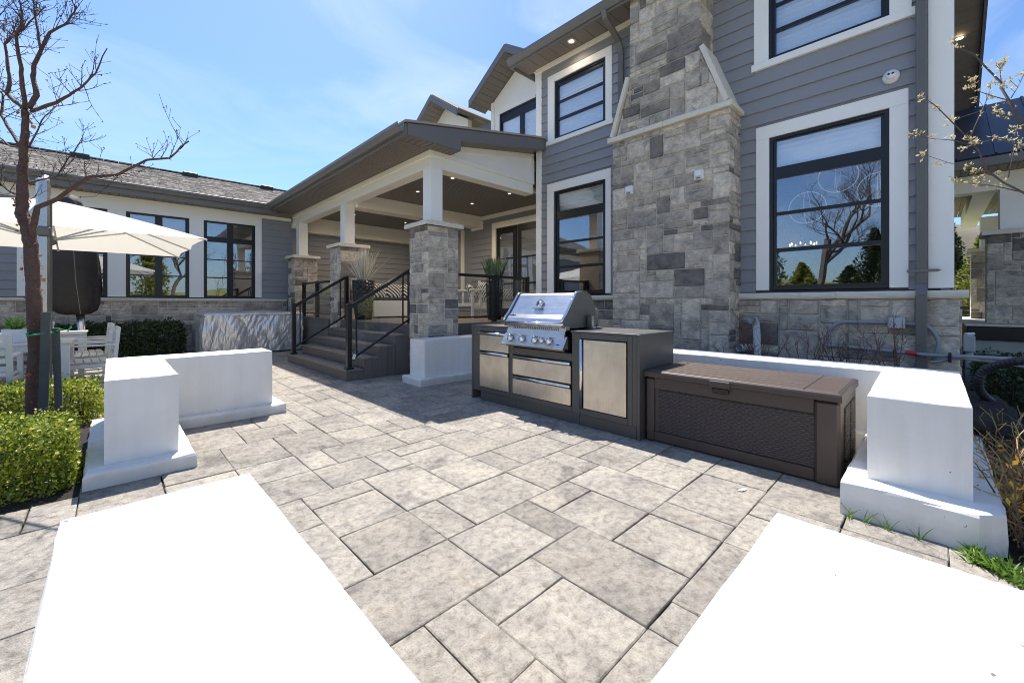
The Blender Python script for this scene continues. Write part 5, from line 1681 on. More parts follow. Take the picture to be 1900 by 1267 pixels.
ch = thing('porch_armchair', 'white slatted porch armchair with striped cushions seen through the deck railing', 'armchair', (6.6, 8.0, DZ))
for (x, y, h) in ((6.15,7.65,.66),(6.15,8.35,.66),(6.95,7.65,.95),(6.95,8.35,.95)):
    mb = MB(); mb.bbox(x, y, DZ+.001, x+.06, y+.06, DZ+h, .004); mb.build('leg', M['furn'], ch)
for y in (7.65, 8.35):
    mb = MB(); mb.bbox(6.10, y-.01, DZ+.66, 7.02, y+.07, DZ+.70, .006); mb.build('armrest', M['furn'], ch)
    mb = MB(); mb.bbox(6.21, y+.015, DZ+.22, 6.95, y+.045, DZ+.27, .003); mb.build('side_rail', M['furn'], ch)
    for q in range(2):
        mb = MB(); mb.bbox(6.40+q*.24, y+.015, DZ+.27, 6.46+q*.24, y+.045, DZ+.66, .003); mb.build('side_slat', M['furn'], ch)
mb = MB(); mb.bbox(6.17, 7.72, DZ+.28, 6.94, 8.34, DZ+.36, .006); mb.build('seat', M['furn'], ch)
cushion(ch, (6.72, 7.95, DZ+.66), .50, .16, .46, 0, 1.35)
cushion(ch, (6.5, 8.12, DZ+.64), .44, .15, .42, -.35, .7)
ws = thing('side_chair', 'white box-sided porch chair seen through the stair railing glass', 'armchair', (5.2, 11.8, DZ))
mb = MB(); mb.bbox(4.6, 11.7, DZ+.05, 5.2, 11.78, DZ+.50, .01); mb.build('side_panel', M['furn'], ws)
mb = MB(); mb.bbox(4.62, 11.79, DZ+.05, 5.18, 12.3, DZ+.42, .02); mb.build('seat', M['furn'], ws)
cushion(ws, (4.9, 12.1, DZ+.66), .42, .15, .40, -.3, .1)

# ==================================================================== DINING AREA
def table(x0, y0, x1, y1, z, label, lw=.07):
    t = thing('dining_table', label, 'table', ((x0+x1)/2, (y0+y1)/2, 0), 'white outdoor tables')
    n_ = 7; w_ = (y1-y0)/n_
    for q in range(n_):
        mb = MB(); mb.bbox(x0, y0+q*w_+.003, z-.022, x1, y0+(q+1)*w_-.003, z, .003); mb.build('top_slat', M['tabletop'], t)
    mb = MB(); mb.box(x0+.03, y0+.03, z-.10, x1-.03, y0+.05, z-.023); mb.box(x0+.03, y1-.05, z-.10, x1-.03, y1-.03, z-.023); mb.box(x1-.05, y0+.05, z-.10, x1-.03, y1-.05, z-.023); mb.box(x0+.03, y0+.05, z-.10, x0+.05, y1-.05, z-.023)
    mb.build('apron', M['furn'], t)
    for (x, y) in ((x0+.02,y0+.02),(x1-.02-lw,y0+.02),(x0+.02,y1-.02-lw),(x1-.02-lw,y1-.02-lw)):
        mb = MB(); mb.bbox(x, y, 0.0, x+lw, y+lw, z-.023, .004); mb.build('leg', M['furn'], t)
    return t
table(-2.45, 7.24, -.33, 8.20, .74, 'white slatted dining table with the potted succulent standing on it', .085)
table(-2.6, 9.30, -.27, 10.2, .74, 'white slatted dining table further back under the canopy')
def chair_at(loc, rz, label, first=[None]):
    if first[0] is None:
        t = thing('patio_chair', label, 'chair', (0,0,0), 'white slatted patio chairs')
        for (x, y, h, lean) in ((-.24,-.26,.64,0),(-.24,.26,.64,0),(.24,-.26,.88,.07),(.24,.26,.88,.07)):
            mb = MB(); mb.prism([(x-.02,0),(x+.02,0),(x+.02+lean,h),(x-.02+lean,h)], lambda a,b_,q:(a,q,b_), y-.022, y+.022); mb.build('leg', M['furn'], t, fix=True)
        for q in range(6):
            mb = MB(); mb.bbox(-.25+q*.078, -.25, .425, -.185+q*.078, .25, .445, .003); mb.build('seat_slat', M['furn'], t)
        for q in range(5):
            z = .50+q*.082; mb = MB(); mb.bbox(.245+.07*z/.88, -.24, z, .262+.07*z/.88, .24, z+.055, .003); mb.build('back_slat', M['furn'], t)
        for y in (-.26, .26):
            mb = MB(); mb.bbox(-.27, y-.028, .64, .30, y+.028, .662, .004); mb.build('armrest', M['furn'], t)
            mb = MB(); mb.bbox(-.22, y-.012, .36, .24, y+.012, .41, .003); mb.build('side_rail', M['furn'], t)
            mb = MB(); mb.bbox(-.22, y-.012, .10, .24, y+.012, .13, .003); mb.build('side_rail', M['furn'], t)
        first[0] = t
    else:
        t = copy_tree(first[0]); t['label'] = label
    t.location = loc; t.rotation_euler = (0,0,rz)
    return t
chair_at((-.28, 8.85, 0), 0, 'white slatted patio chair standing nearest the white corner wall, past the table end')
chair_at((-.30, 9.40, 0), R(4), 'white slatted patio chair directly behind the one at the table end')
chair_at((-1.75, 7.0, 0), R(-88), 'white slatted patio chair with its back to the boxwood, partly behind the tree trunk')
chair_at((-.24, 7.95, 0), R(3), 'white slatted patio chair tucked closest to the near table corner leg')
chair_at((-1.0, 7.02, 0), R(-92), 'white slatted patio chair beside the umbrella mast with its back to the boxwood')
chair_at((-2.35, 8.6, 0), R(180), 'white slatted patio chair at the far table end by the picture edge')
sp = thing('potted_succulent', 'bright green succulent in a square white pot on the dining table', 'plant', (-.80, 7.62, .74))
mb = MB(); mb.prism([(-.085,.741),(.085,.741),(.105,.90),(-.105,.90)], lambda a,b_,t:(-.80+a,7.62+t,b_), -.10, .10); mb.build('pot', M['white_pot'], sp, fix=True)
V = []
for k in range(70):
    a = random.uniform(0, 6.283); s_ = random.uniform(.2,1.3); d = Vector((math.cos(a)*s_, math.sin(a)*s_, 1)).normalized()
    V += blade(Vector((-.80,7.62,.885)), d, random.uniform(.12,.22), .045, .1, 4)
quads_obj('rosette', V, M['succulent'], sp)
cl = thing('table_stand', 'small metal stand with round base on the dining table', 'table stand', (-.50, 7.55, .741))
mb = MB(); mb.sm = True; mb.lathe(-.50, 7.55, [(.07,.742),(.07,.75),(.008,.756),(.006,.94),(.016,.95),(.016,.975),(.004,.98)], 16); mb.build('stand', M['alu'], cl)

# cantilever umbrella (open)
um = thing('umbrella', 'open cream cantilever umbrella shading the white dining tables', 'umbrella', (-.56, 7.25, 0))
C0 = Vector((-.65, 9.05, 0)); hw = 1.66; zt = 2.72; zri = 2.14
mb = MB(); mb.bbox(-.56-.055, 7.25-.045, 0, -.56+.055, 7.25+.045, 2.66, .02); mb.build('mast', M['alu'], um)
mb = MB(); mb.tube([(-.50,7.25,.3),(-.50,7.25,2.4)], .014, 6); mb.build('mast_track', M['greysteel'], um)
mb = MB(); mb.bbox(-.61, 7.18, 1.98, -.49, 7.31, 2.10, .02); mb.build('slider', M['greysteel'], um)
mb = MB(); mb.tube([(-.56,7.25,2.62),(-.60,8.1,2.85),tuple(C0+Vector((0,0,2.80)))], .035, 6); mb.build('boom', M['alu'], um)
corners = [(-hw,-hw),(0,-hw),(hw,-hw),(hw,0),(hw,hw),(0,hw),(-hw,hw),(-hw,0)]
n_ = 8
for k in range(8):
    a, b_ = corners[k], corners[(k+1) % 8]
    mb = MB(); mb.sm = True; vs = []; fs = []
    for i in range(n_+1):
        t_ = i/n_
        for j in range(n_+1):
            s_ = j/n_
            px_ = (a[0]*(1-s_)+b_[0]*s_)*t_; py_ = (a[1]*(1-s_)+b_[1]*s_)*t_
            sc = 1-.035*math.sin(math.pi*s_)*t_
            z = zt-(zt-zri)*(t_**1.15) - .045*math.sin(math.pi*s_)*math.sin(math.pi*t_*.8) + .05*math.sin(math.pi*s_)*t_*.5
            vs.append((C0.x+px_*sc, C0.y+py_*sc, z))
    for i in range(n_):
        for j in range(n_):
            q = i*(n_+1)+j; fs.append((q, q+1, q+n_+2, q+n_+1))
    mb.add(vs, fs); mb.build('canopy_panel', M['canvas'], um)
for k in range(8):
    a = corners[k]; e = Vector((C0.x+a[0], C0.y+a[1], zri-.015))
    mb = MB(); P_ = [Vector((C0.x+a[0]*t_, C0.y+a[1]*t_, zt-(zt-zri)*(t_**1.15)-.02)) for t_ in (.03,.25,.5,.75,1)]
    mb.tube(P_, .013, 5); rb = mb.build('rib', M['junction'], um)
    mb = MB(); mb.tube([(C0.x+a[0]*.04, C0.y+a[1]*.04, 2.14), P_[2]-Vector((0,0,.02))], .012, 5); mb.build('strut', M['junction'], rb)
mb = MB(); mb.sm = True; mb.lathe(C0.x, C0.y, [(.04,2.05),(.09,2.08),(.09,2.18),(.05,2.2)], 14); mb.build('hub', M['greysteel'], um)
mb = MB(); mb.tube([(C0.x,C0.y,2.1),(C0.x,C0.y,2.74)], .022, 8); mb.build('hub_stem', M['alu'], um)
# covered umbrella
cu = thing('covered_umbrella', 'closed umbrella zipped in a black cover on a leaning silver pole', 'umbrella', (-.45, 11.6, 0))
mb = MB(); mb.sm = True; vs = []; fs = []
prof = [(.98,.10),(1.0,.22),(1.06,.30),(1.2,.345),(1.6,.36),(2.1,.345),(2.5,.31),(2.9,.25),(3.15,.16),(3.28,.08)]
nn = 26
for (z, r_) in prof:
    for k in range(nn):
        a = 2*math.pi*k/nn; f_ = 1+.10*math.sin(5*a+z*.7)+.03*math.sin(11*a+z*2)
        vs.append((-.49+(z-1)*-.03+r_*f_*math.cos(a)*.95, 11.6+r_*f_*math.sin(a)*.7, z))
for i in range(len(prof)-1):
    for k in range(nn): fs.append((i*nn+k, i*nn+(k+1) % nn, (i+1)*nn+(k+1) % nn, (i+1)*nn+k))
fs.append(tuple(range(nn))[::-1]); fs.append(tuple(range((len(prof)-1)*nn, len(prof)*nn)))
mb.add(vs, fs); mb.build('fabric_cover', M['fabricblack'], cu)
mb = MB(); mb.sm = True; mb.tube([(-.36,11.6,0),(-.42,11.6,1.05)], .062, 12); mb.build('pole', M['alu'], cu)
mb = MB(); mb.tube([(-.40,11.25,1.0),(-.46,11.22,1.6),(-.50,11.27,2.4),(-.53,11.40,3.1)], .006, 4); mb.build('zipper', M['greysteel'], cu)

# ==================================================================== HEDGES
def hedge(label, x0, y0, x1, y1, z0, z1, N, mat, size, seed, name='boxwood_hedge', group=None, round_=.12, lump=.05):
    t = thing(name, label, 'hedge', ((x0+x1)/2, (y0+y1)/2, z0), group)
    r_ = np.random.default_rng(seed)
    # points near the surface of a rounded box
    P = r_.uniform(-1, 1, size=(N*3, 3)); P[:,2] = P[:,2]*.5+.5
    cx_, cy_ = (x0+x1)/2, (y0+y1)/2; hx, hy, hz = (x1-x0)/2, (y1-y0)/2, (z1-z0)
    X = P[:,0]*hx; Y = P[:,1]*hy; Z_ = P[:,2]*hz
    dx_ = np.minimum(hx-np.abs(X), 9); dy_ = hy-np.abs(Y); dz_ = hz-Z_
    d = np.minimum(np.minimum(dx_, dy_), dz_)
    keep = r_.random(len(d)) < np.exp(-d/.07)
    # round the top edges
    ex = np.clip(round_-dx_, 0, None); ey = np.clip(round_-dy_, 0, None); ez = np.clip(round_-dz_, 0, None)
    keep &= (ex**2+ey**2+ez**2) < round_**2
    X, Y, Z_ = X[keep][:N], Y[keep][:N], Z_[keep][:N]
    lum = np.array([mnoise.noise(Vector((x*4+seed, y*4, z*4))) for x, y, z in zip(X, Y, Z_)])
    lum2 = np.array([mnoise.noise(Vector((x*13+seed, y*13, z*13))) for x, y, z in zip(X, Y, Z_)])
    s_ = 1+lump*lum*2
    C = np.stack([cx_+X*s_, cy_+Y*s_, z0+Z_*(1+lum*lump*3+lum2*.09)], axis=1)
    keep2 = lum2 > -.42
    quads_obj('foliage', leaf_quads(C[keep2], size), M[mat], t)
    if mat == 'boxwood':
        S = []
        rs_ = random.Random(seed+5)
        for k in range(320):
            x, y = rs_.uniform(x0+.03, x1-.03), rs_.uniform(y0+.03, y1-.03); z = z0+(z1-z0)*.97
            for q in range(6): S.append((x+rs_.gauss(0,.006)+q*.002, y+rs_.gauss(0,.006), z+q*.012*rs_.uniform(.6,1.2)))
        quads_obj('shoots', leaf_quads(np.array(S), .022), M[mat], t)
    # dim inner twigs so that the hedge is not hollow
    mb = MB()
    rr = random.Random(seed)
    for k in range(int((x1-x0)*(y1-y0)*60)):
        x, y = rr.uniform(x0+.08, x1-.08), rr.uniform(y0+.08, y1-.08)
        mb.tube([(x,y,z0-.02),(x+rr.uniform(-.08,.08),y+rr.uniform(-.08,.08),z0+(z1-z0)*rr.uniform(.6,.88))], [.006,.003], 3)
    mb.build('stems', M['twigdark'], t, kind='stuff')
    return t
hedge('near boxwood hedge, a bright clipped mound left of the white corner wall', -1.9, 3.90, -.17, 4.66, -.02, .38, 46000, 'boxwood', .024, 11)
hedge('further boxwood hedge, clipped, running behind the copper-barked tree', -2.8, 5.98, -.06, 6.78, -.02, .385, 40000, 'boxwood', .026, 12, lump=.03)
hedge('dark clipped yew hedge against the stone base of the wing', -1.1, 12.35, 1.28, 12.95, 0, .74, 16000, 'yew', .05, 13, 'yew_hedge')
hedge('dark clipped yew hedge at the foot of the entrance porch, beyond the hose', 6.9, -1.7, 8.9, -.34, 0, .50, 22000, 'yew', .035, 14, 'yew_hedge')

# ==================================================================== COPPER-BARKED TREE
TREE = {'trunk':[(-0.503,5.759,0.077),(-0.496,5.752,0.294),(-0.489,5.745,0.778),(-0.5,5.755,1.261),(-0.51,5.765,1.518),(-0.521,5.776,1.745),(-0.545,5.8,1.913),(-0.577,5.831,2.026),(-0.577,5.831,2.194),(-0.572,5.825,2.426),(-0.567,5.821,2.628),(-0.557,5.811,2.895),(-0.556,5.81,2.974)],'A':[(-0.555,5.809,2.988),(-0.626,5.918,3.064),(-0.687,6.016,3.157),(-0.67,6.038,3.282),(-0.692,6.098,3.458),(-0.714,6.158,3.667),(-0.667,6.151,3.766),(-0.607,6.132,3.833),(-0.528,6.094,3.967),(-0.449,6.055,4.103)],'B':[(-0.555,5.809,2.988),(-0.573,5.787,3.191),(-0.574,5.748,3.33),(-0.597,5.73,3.496),(-0.597,5.691,3.599),(-0.555,5.61,3.7),(-0.556,5.571,3.8),(-0.578,5.552,3.927)],'C':[(-0.533,5.787,2.988),(-0.485,5.767,3.122),(-0.51,5.817,3.305),(-0.507,5.84,3.426),(-0.464,5.825,3.58),(-0.409,5.797,3.751),(-0.307,5.725,3.835),(-0.251,5.696,3.937),(-0.229,5.701,4.039)],'C2':[(-0.454,5.711,3.534),(-0.478,5.752,3.713),(-0.497,5.787,3.863),(-0.504,5.812,4.013),(-0.489,5.814,4.117)],'D':[(-0.51,5.766,2.965),(-0.349,5.524,3.014),(-0.257,5.35,3.053),(-0.178,5.19,3.089),(-0.092,5.022,3.182),(-0.018,4.866,3.356)],'E':[(-0.516,5.771,1.791),(-0.494,5.695,1.939),(-0.467,5.615,2.069),(-0.332,5.429,2.134),(-0.211,5.256,2.243),(-0.124,5.117,2.306),(0.044,4.898,2.309),(0.22,4.673,2.427),(0.36,4.481,2.428),(0.468,4.322,2.555)],'F':[(-0.555,5.809,2.303),(-0.475,5.836,2.356),(-0.368,5.837,2.411),(-0.293,5.868,2.616),(-0.19,5.872,2.827)],'G':[(-0.577,5.831,2.63),(-0.664,5.985,2.807),(-0.73,6.119,2.971),(-0.728,6.187,3.189),(-0.796,6.323,3.312)],'H':[(-0.533,5.787,2.63),(-0.441,5.605,2.85),(-0.352,5.425,2.941),(-0.283,5.264,2.924)],'I':[(-0.577,5.831,2.194),(-0.661,5.959,2.234),(-0.735,6.078,2.322),(-0.81,6.198,2.46)],'J':[(-0.577,5.831,2.63),(-0.661,5.959,2.658),(-0.735,6.078,2.75),(-0.81,6.198,2.812)],'K':[(-0.677,5.929,3.129),(-0.732,6.051,3.201),(-0.81,6.198,3.259)],'L':[(-0.638,5.891,3.658),(-0.732,6.051,3.801),(-0.787,6.175,3.931)]}
def twig_tree(mb, P, r0, n_tw, lmin, lmax, rnd, depth=0, buds=None, start=.2):
    """twigs along polyline P."""
    P = [Vector(p) for p in P]
    for k in range(n_tw):
        t_ = start+(1-start)*rnd.random(); f = t_*(len(P)-1); i = min(int(f), len(P)-2)
        p = P[i].lerp(P[i+1], f-i); d = (P[i+1]-P[i]).normalized()
        q = Vector((rnd.gauss(0,1), rnd.gauss(0,1), rnd.gauss(.35,.8))).normalized()
        v = (d*.75+q).normalized(); L_ = rnd.uniform(lmin, lmax)*(1-.3*t_)
        pts = [p]; seg = 4
        for s_ in range(seg):
            v = (v+Vector((rnd.gauss(0,.08), rnd.gauss(0,.08), rnd.gauss(.08,.06)))).normalized()
            pts.append(pts[-1]+v*L_/seg)
        mb.tube(pts, [max(.0016, r0*(1-s_/(seg+1))) for s_ in range(seg+1)], 4, False)
        if buds is not None: buds.append((pts[-1], v))
        if depth > 0: twig_tree(mb, pts, r0*.6, rnd.randint(2,4), lmin*.4, lmax*.45, rnd, depth-1, buds, .3)
tree = thing('paperbark_tree', 'young bare tree with peeling copper bark tied to a grey stake', 'tree', (-.5, 5.76, 0))
mb = MB(); mb.sm = True
tr = [Vector(p) for p in TREE['trunk']]; tr[0].z = -.05
rad = [.060,.056,.052,.050,.049,.048,.044,.044,.038,.034,.029,.026,.025]
# resample with wobble
rnd = random.Random(42)
def dense(P, rr, k=4):
    Q = []; q_ = []
    for i in range(len(P)-1):
        for s_ in range(k):
            t_ = s_/k; Q.append(P[i].lerp(P[i+1], t_)+Vector((rnd.gauss(0,.0025), rnd.gauss(0,.0025), 0))); q_.append((rr[i]*(1-t_)+rr[i+1]*t_)*rnd.uniform(.93,1.08))
    Q.append(P[-1]); q_.append(rr[-1]); return Q, q_
Q, q_ = dense(tr, rad); mb.tube(Q, q_, 12); mb.build('trunk', M['bark'], tree)
r_start = {'A':.019,'B':.018,'C':.022,'C2':.011,'D':.016,'E':.025,'F':.010,'G':.017,'H':.007,'I':.012,'J':.010,'K':.010,'L':.007}
buds = []
for key, pts in TREE.items():
    if key == 'trunk': continue
    P = [Vector(p) for p in pts]; r0 = r_start[key]
    rr = [r0*(1-.78*i/(len(P)-1)) for i in range(len(P))]
    mb = MB(); mb.sm = True; Q, q_ = dense(P, rr, 3); mb.tube(Q, q_, 8)
    mb.build('branch', M['bark'], tree)
tw = MB()
for key, pts in TREE.items():
    if key == 'trunk': continue
    n_tw = {'A':24,'B':22,'C':26,'C2':16,'D':10,'E':17,'F':13,'G':14,'H':6,'I':12,'J':10,'K':9,'L':9}[key]
    twig_tree(tw, pts[1:] if key in ('A','B','C','D','E','G') else pts, .0042, n_tw, .16, .42, rnd, 1, buds, .25)
twig_tree(tw, TREE['trunk'][6:], .004, 10, .2, .5, rnd, 1, buds, .1)
tw.build('twigs', M['twigdark'], tree, kind='stuff')
C = np.array([tuple(b_[0]) for b_ in buds]); 
V = np.concatenate([leaf_quads(C, .010, .4, .8), leaf_quads(C, .010, .4, .8)])
quads_obj('twig_buds', V, M['twigdark'], tree)
# bark flakes
F_ = []
for i in range(230):
    f = rnd.random()*(len(tr)-1.01); k = int(f); p = tr[k].lerp(tr[k+1], f-k); a = rnd.uniform(0,6.28); r_ = rad[k]+.004
    F_.append((p.x+math.cos(a)*r_, p.y+math.sin(a)*r_, p.z))
for key in ('A','B','C','D','E','G'):
    P = TREE[key]
    for i in range(2):
        f = rnd.random()**1.5*(len(P)-1.01); k = int(f); p = Vector(P[k]).lerp(Vector(P[k+1]), f-k); a = rnd.uniform(0,6.28); r_ = r_start[key]*.8
        F_.append((p.x+math.cos(a)*r_, p.y+math.sin(a)*r_, p.z+math.sin(a*2)*r_*.5))
quads_obj('bark_flakes', leaf_quads(np.array(F_), .024, -.1, 1.0, .6), M['barkflake'], tree)
sk = thing('tree_stake', 'grey wooden stake standing against the copper-barked trunk', 'stake', (-.43, 5.68, 0))
mb = MB(); mb.prism([(-.47,-.05),(-.41,-.05),(-.385,1.13),(-.445,1.13)], lambda a,b_,t:(a,t,b_), 5.60, 5.655); mb.build('stake', M['stake'], sk, fix=True)
mb = MB(); mb.prism([(-.36,-.05),(-.31,-.05),(-.335,.98),(-.385,.98)], lambda a,b_,t:(a,t,b_), 5.66, 5.71); mb.build('stake_back', M['stake'], sk, fix=True)
rbn = thing('tie_ribbon', 'green plastic ribbon tying the trunk to its stake', 'ribbon', (-.45, 5.7, .93))
mb = MB(); mb.sm = True; mb.tube([(-.455+.085*math.cos(a/14*6.283*1.6), 5.70+.10*math.sin(a/14*6.283*1.6), .93+.012*math.sin(a)) for a in range(15)], .008, 5); mb.tube([(-.37,5.68,.93),(-.33,5.62,.97),(-.28,5.66,.95),(-.26,5.60,.99)], .007, 4); mb.build('ribbon', M['greenribbon'], rbn)

# ==================================================================== SERVICEBERRY AT THE RIGHT EDGE
SHRUB = {'a':[(4.42,-0.541,2.144),(4.353,-0.419,2.368),(4.363,-0.374,2.532),(4.367,-0.321,2.684),(4.429,-0.326,2.741),(4.406,-0.248,2.881),(4.417,-0.202,2.985),(4.397,-0.127,3.054),(4.419,-0.093,3.125)],'b':[(4.507,-0.486,2.337),(4.511,-0.434,2.426),(4.495,-0.363,2.516),(4.486,-0.298,2.564),(4.461,-0.218,2.583),(4.39,-0.092,2.54)],'c':[(4.3,-0.563,1.758),(4.188,-0.398,1.921),(4.161,-0.316,1.995),(4.143,-0.243,2.087),(4.166,-0.21,2.227),(4.172,-0.159,2.337),(4.149,-0.08,2.469),(4.137,-0.013,2.585),(4.144,0.036,2.654),(4.169,0.068,2.704)],'d':[(4.03,-0.16,2.251),(4.016,-0.091,2.294),(3.966,0.014,2.32),(3.927,0.108,2.369)],'e':[(4.288,-0.273,2.079),(4.294,-0.222,2.121),(4.207,-0.081,2.188),(4.123,0.056,2.266)],'f':[(4.322,-0.585,2.156),(4.188,-0.398,2.217),(4.127,-0.283,2.279),(4.086,-0.187,2.263)],'g':[(4.283,-0.407,1.937),(4.22,-0.29,1.988),(4.176,-0.191,2.016),(4.141,-0.101,2.049)],'h':[(4.179,-0.166,2.318),(4.294,-0.222,2.508),(4.404,-0.273,2.683),(4.465,-0.277,2.763)],'i':[(4.071,-0.34,2.487),(4.056,-0.27,2.534),(4.039,-0.197,2.591),(4.066,-0.168,2.639)],'j':[(4.181,-0.308,2.656),(4.24,-0.309,2.743),(4.298,-0.31,2.822)],'k':[(4.384,-0.366,2.604),(4.481,-0.405,2.702),(4.579,-0.445,2.821)],'l':[(4.059,-0.328,2.003),(4.144,-0.355,2.17),(4.218,-0.371,2.342)]}
sb_ = thing('serviceberry', 'budding serviceberry shrub reaching in past the house corner with cream buds', 'shrub', (3.1, -.7, 0))
rnd = random.Random(8)
b2 = []
mb = MB(); mb.sm = True
root = Vector((3.15, -.75, -.05))
stem = [root, root+Vector((.02,.01,.8))]
starts = {'a':.011,'b':.0055,'c':.008,'d':.003,'e':.0035,'f':.005,'g':.004,'h':.004,'i':.0035,'j':.003,'k':.003,'l':.003}
for key, pts in SHRUB.items():
    P = [Vector(p) for p in pts]; r0 = starts[key]
    mb = MB(); mb.sm = True
    PP = P
    if key in ('a','b','c','f'): PP = [root, root.lerp(P[0], .5)+Vector((.08,-.05,.0))] + P
    rr = [max(.0016, (r0*1.5 if i < len(PP)-len(P) else r0*(1-.75*(i-(len(PP)-len(P)))/(len(P)-1)))) for i in range(len(PP))]
    mb.tube(PP, rr, 6); mb.build('branch', M['twig'], sb_)
    for p in P[1:]: b2.append((p, Vector((0,0,1))))
    b2.append((P[-1], Vector((0,0,1)))); b2.append((P[-1], Vector((0,0,1))))
tw = MB()
for key, pts in SHRUB.items(): twig_tree(tw, pts, .0016, 5, .03, .10, rnd, 0, b2, .15)
tw.build('twigs', M['twig'], sb_, kind='stuff')
C = []
for p, v in b2:
    for k in range(rnd.randint(1,6)): C.append((p.x+rnd.gauss(0,.011), p.y+rnd.gauss(0,.011), p.z+rnd.gauss(0,.010)))
C = np.array(C); quads_obj('leaf_buds', np.concatenate([leaf_quads(C, .020, .6, .5), leaf_quads(C, .018, .6, .5)]), M['bud'], sb_)

# ==================================================================== BARE BARBERRIES BY THE WALL
def bare_bush(label, x, y, z0, h, n_, seed, mat='redtwig'):
    t = thing('bare_shrub', label, 'shrub', (x, y, z0), 'bare twiggy shrubs along the stone base')
    rnd = random.Random(seed); mb = MB(); bb = []
    for k in range(n_):
        a = rnd.uniform(0, 6.283); sp = rnd.uniform(.08,.55); v = Vector((math.cos(a)*sp, math.sin(a)*sp, 1)).normalized()
        pts = [Vector((x+rnd.gauss(0,.03), y+rnd.gauss(0,.03), z0-.03))]; L_ = h*rnd.uniform(.7,1.08); sg = 6
        for s_ in range(sg):
            v = (v+Vector((rnd.gauss(0,.10), rnd.gauss(0,.10), rnd.gauss(.05,.05)))).normalized(); pts.append(pts[-1]+v*L_/sg)
        mb.tube(pts, [.007*(1-.72*s_/sg) for s_ in range(sg+1)], 5, False)
        twig_tree(mb, pts, .003, 5, .10, .30, rnd, 1, bb, .3)
    mb.build('twigs', M[mat], t, kind='stuff')
bare_bush('bare reddish shrub nearest the chimney, beside the white vent pipe', 5.55, 1.42, .28, .85, 9, 1)
bare_bush('bare reddish shrub second along the stone base from the chimney', 5.55, .98, .28, .72, 8, 2)
bare_bush('bare reddish shrub in front of the curved grey conduit bend', 5.45, .62, .28, .62, 10, 3, 'twig')
bare_bush('bare reddish shrub under the grey junction box', 5.5, .28, .28, .80, 8, 4)
bare_bush('bare reddish shrub low at the foot of the stone base by the box corner', 5.3, 1.75, .28, .40, 6, 5, 'twigdark')
gl = thing('ground_ivy', 'low green ivy growing on the soil behind the white wall', 'ivy', (5.4, 2.0, .3))
C = np.stack([rng.uniform(4.95,6.2,5200), rng.uniform(.1,5.2,5200), .29+np.abs(rng.normal(0,.035,5200))], axis=1)
keep = np.array([mnoise.noise(Vector((p[0]*2.3,p[1]*2.3,0))) > -.02 for p in C]); quads_obj('ivy_leaves', leaf_quads(C[keep], .035), M['yew'], gl)

# dry shrub, golden leaves, weeds at right
dg = thing('dry_grass_clump', 'tangled dry straw-coloured shrub behind the right end of the white wall', 'dry shrub', (3.9, -.4, 0))
mb = MB(); rnd = random.Random(31)
for k in range(800):
    x, y = rnd.uniform(3.25,5.1), rnd.uniform(-.75,-.255); a = rnd.uniform(0,6.283); v = Vector((math.cos(a)*.6, math.sin(a)*.6, 1)).normalized()
    pts = [Vector((x,y,-.03))]; L_ = rnd.uniform(.16,.48)
    for s_ in range(6):
        v = (v+Vector((rnd.gauss(0,.35), rnd.gauss(0,.35), rnd.gauss(-.10,.25)))).normalized(); pts.append(pts[-1]+v*L_/5)
    mb.tube(pts, [.0030]*7, 3, False)
mb.build('straw_stems', M['drygrass'], dg, kind='stuff')
gs = thing('golden_spirea', 'young spirea shoots with orange and yellow leaves at the picture edge', 'shrub', (3.4, -.36, 0))
mb = MB(); GC = []
for k in range(16):
    b0 = Vector((rnd.uniform(3.1,3.75), rnd.uniform(-.42,-.30), -.03)); v = Vector((rnd.gauss(-.25,.25), rnd.gauss(.08,.2), 1)).normalized(); pts = [b0]; L_ = rnd.uniform(.25,.52)
    for s_ in range(5):
        v = (v+Vector((rnd.gauss(0,.15), rnd.gauss(0,.15), .05))).normalized(); pts.append(pts[-1]+v*L_/5)
    mb.tube(pts, [.006,.0055,.005,.004,.003,.002], 5, False)
    for q in range(11): 
        f = rnd.uniform(1.5,5); i = min(int(f),4); p = pts[i].lerp(pts[i+1], f-i); GC.append((p.x+rnd.gauss(0,.014), p.y+rnd.gauss(0,.014), p.z+rnd.gauss(0,.01)))
mb.build('shoots', M['twig'], gs, kind='stuff'); quads_obj('leaves', leaf_quads(np.array(GC), .042, .5, .45), M['goldleaf'], gs)
def tuft(label, pts, name='grass_tuft', wide=.006, lmin=.05, lmax=.16, n_=26, flat=.9, seed=1):
    t = thing(name, label, 'weeds', (pts[0][0], pts[0][1], 0)); V = []; rr = random.Random(seed)
    for (x, y) in pts:
        for k in range(n_):
            a = rr.uniform(0,6.283); s_ = rr.uniform(.1,flat); d = Vector((math.cos(a)*s_, math.sin(a)*s_, 1)).normalized()
            V += blade(Vector((x+rr.gauss(0,.012), y+rr.gauss(0,.012), -.005)), d, rr.uniform(lmin,lmax), wide, .25, 3)
    quads_obj('blades', V, M['weed'], t)
tuft('sparse grass blades sprouting at the chipped footing corner of the right wall', [(2.985,.33),(2.975,.26),(2.965,.17),(2.96,.05)], n_=9, seed=2)
tuft('broad green weeds spreading on the soil in front of the right wall', [(2.95-.012*k+rng.uniform(-.05,.06), -.12-.016*k) for k in range(11)], 'weed_patch', .014, .04, .12, 26, 1.8, seed=3)
C = []
lt_ = thing('leaf_litter', 'scattered dead leaves and twigs on the dark soil at right', 'leaf litter', (3.2, -.6, 0))
C = np.stack([rng.uniform(3.0,5.5,900), rng.uniform(-2.2,-.28,900), rng.uniform(-.02,.015,900)], axis=1); q_o = quads_obj('dead_leaves', leaf_quads(C, .035, .0, .6), M['drygrass'], lt_)

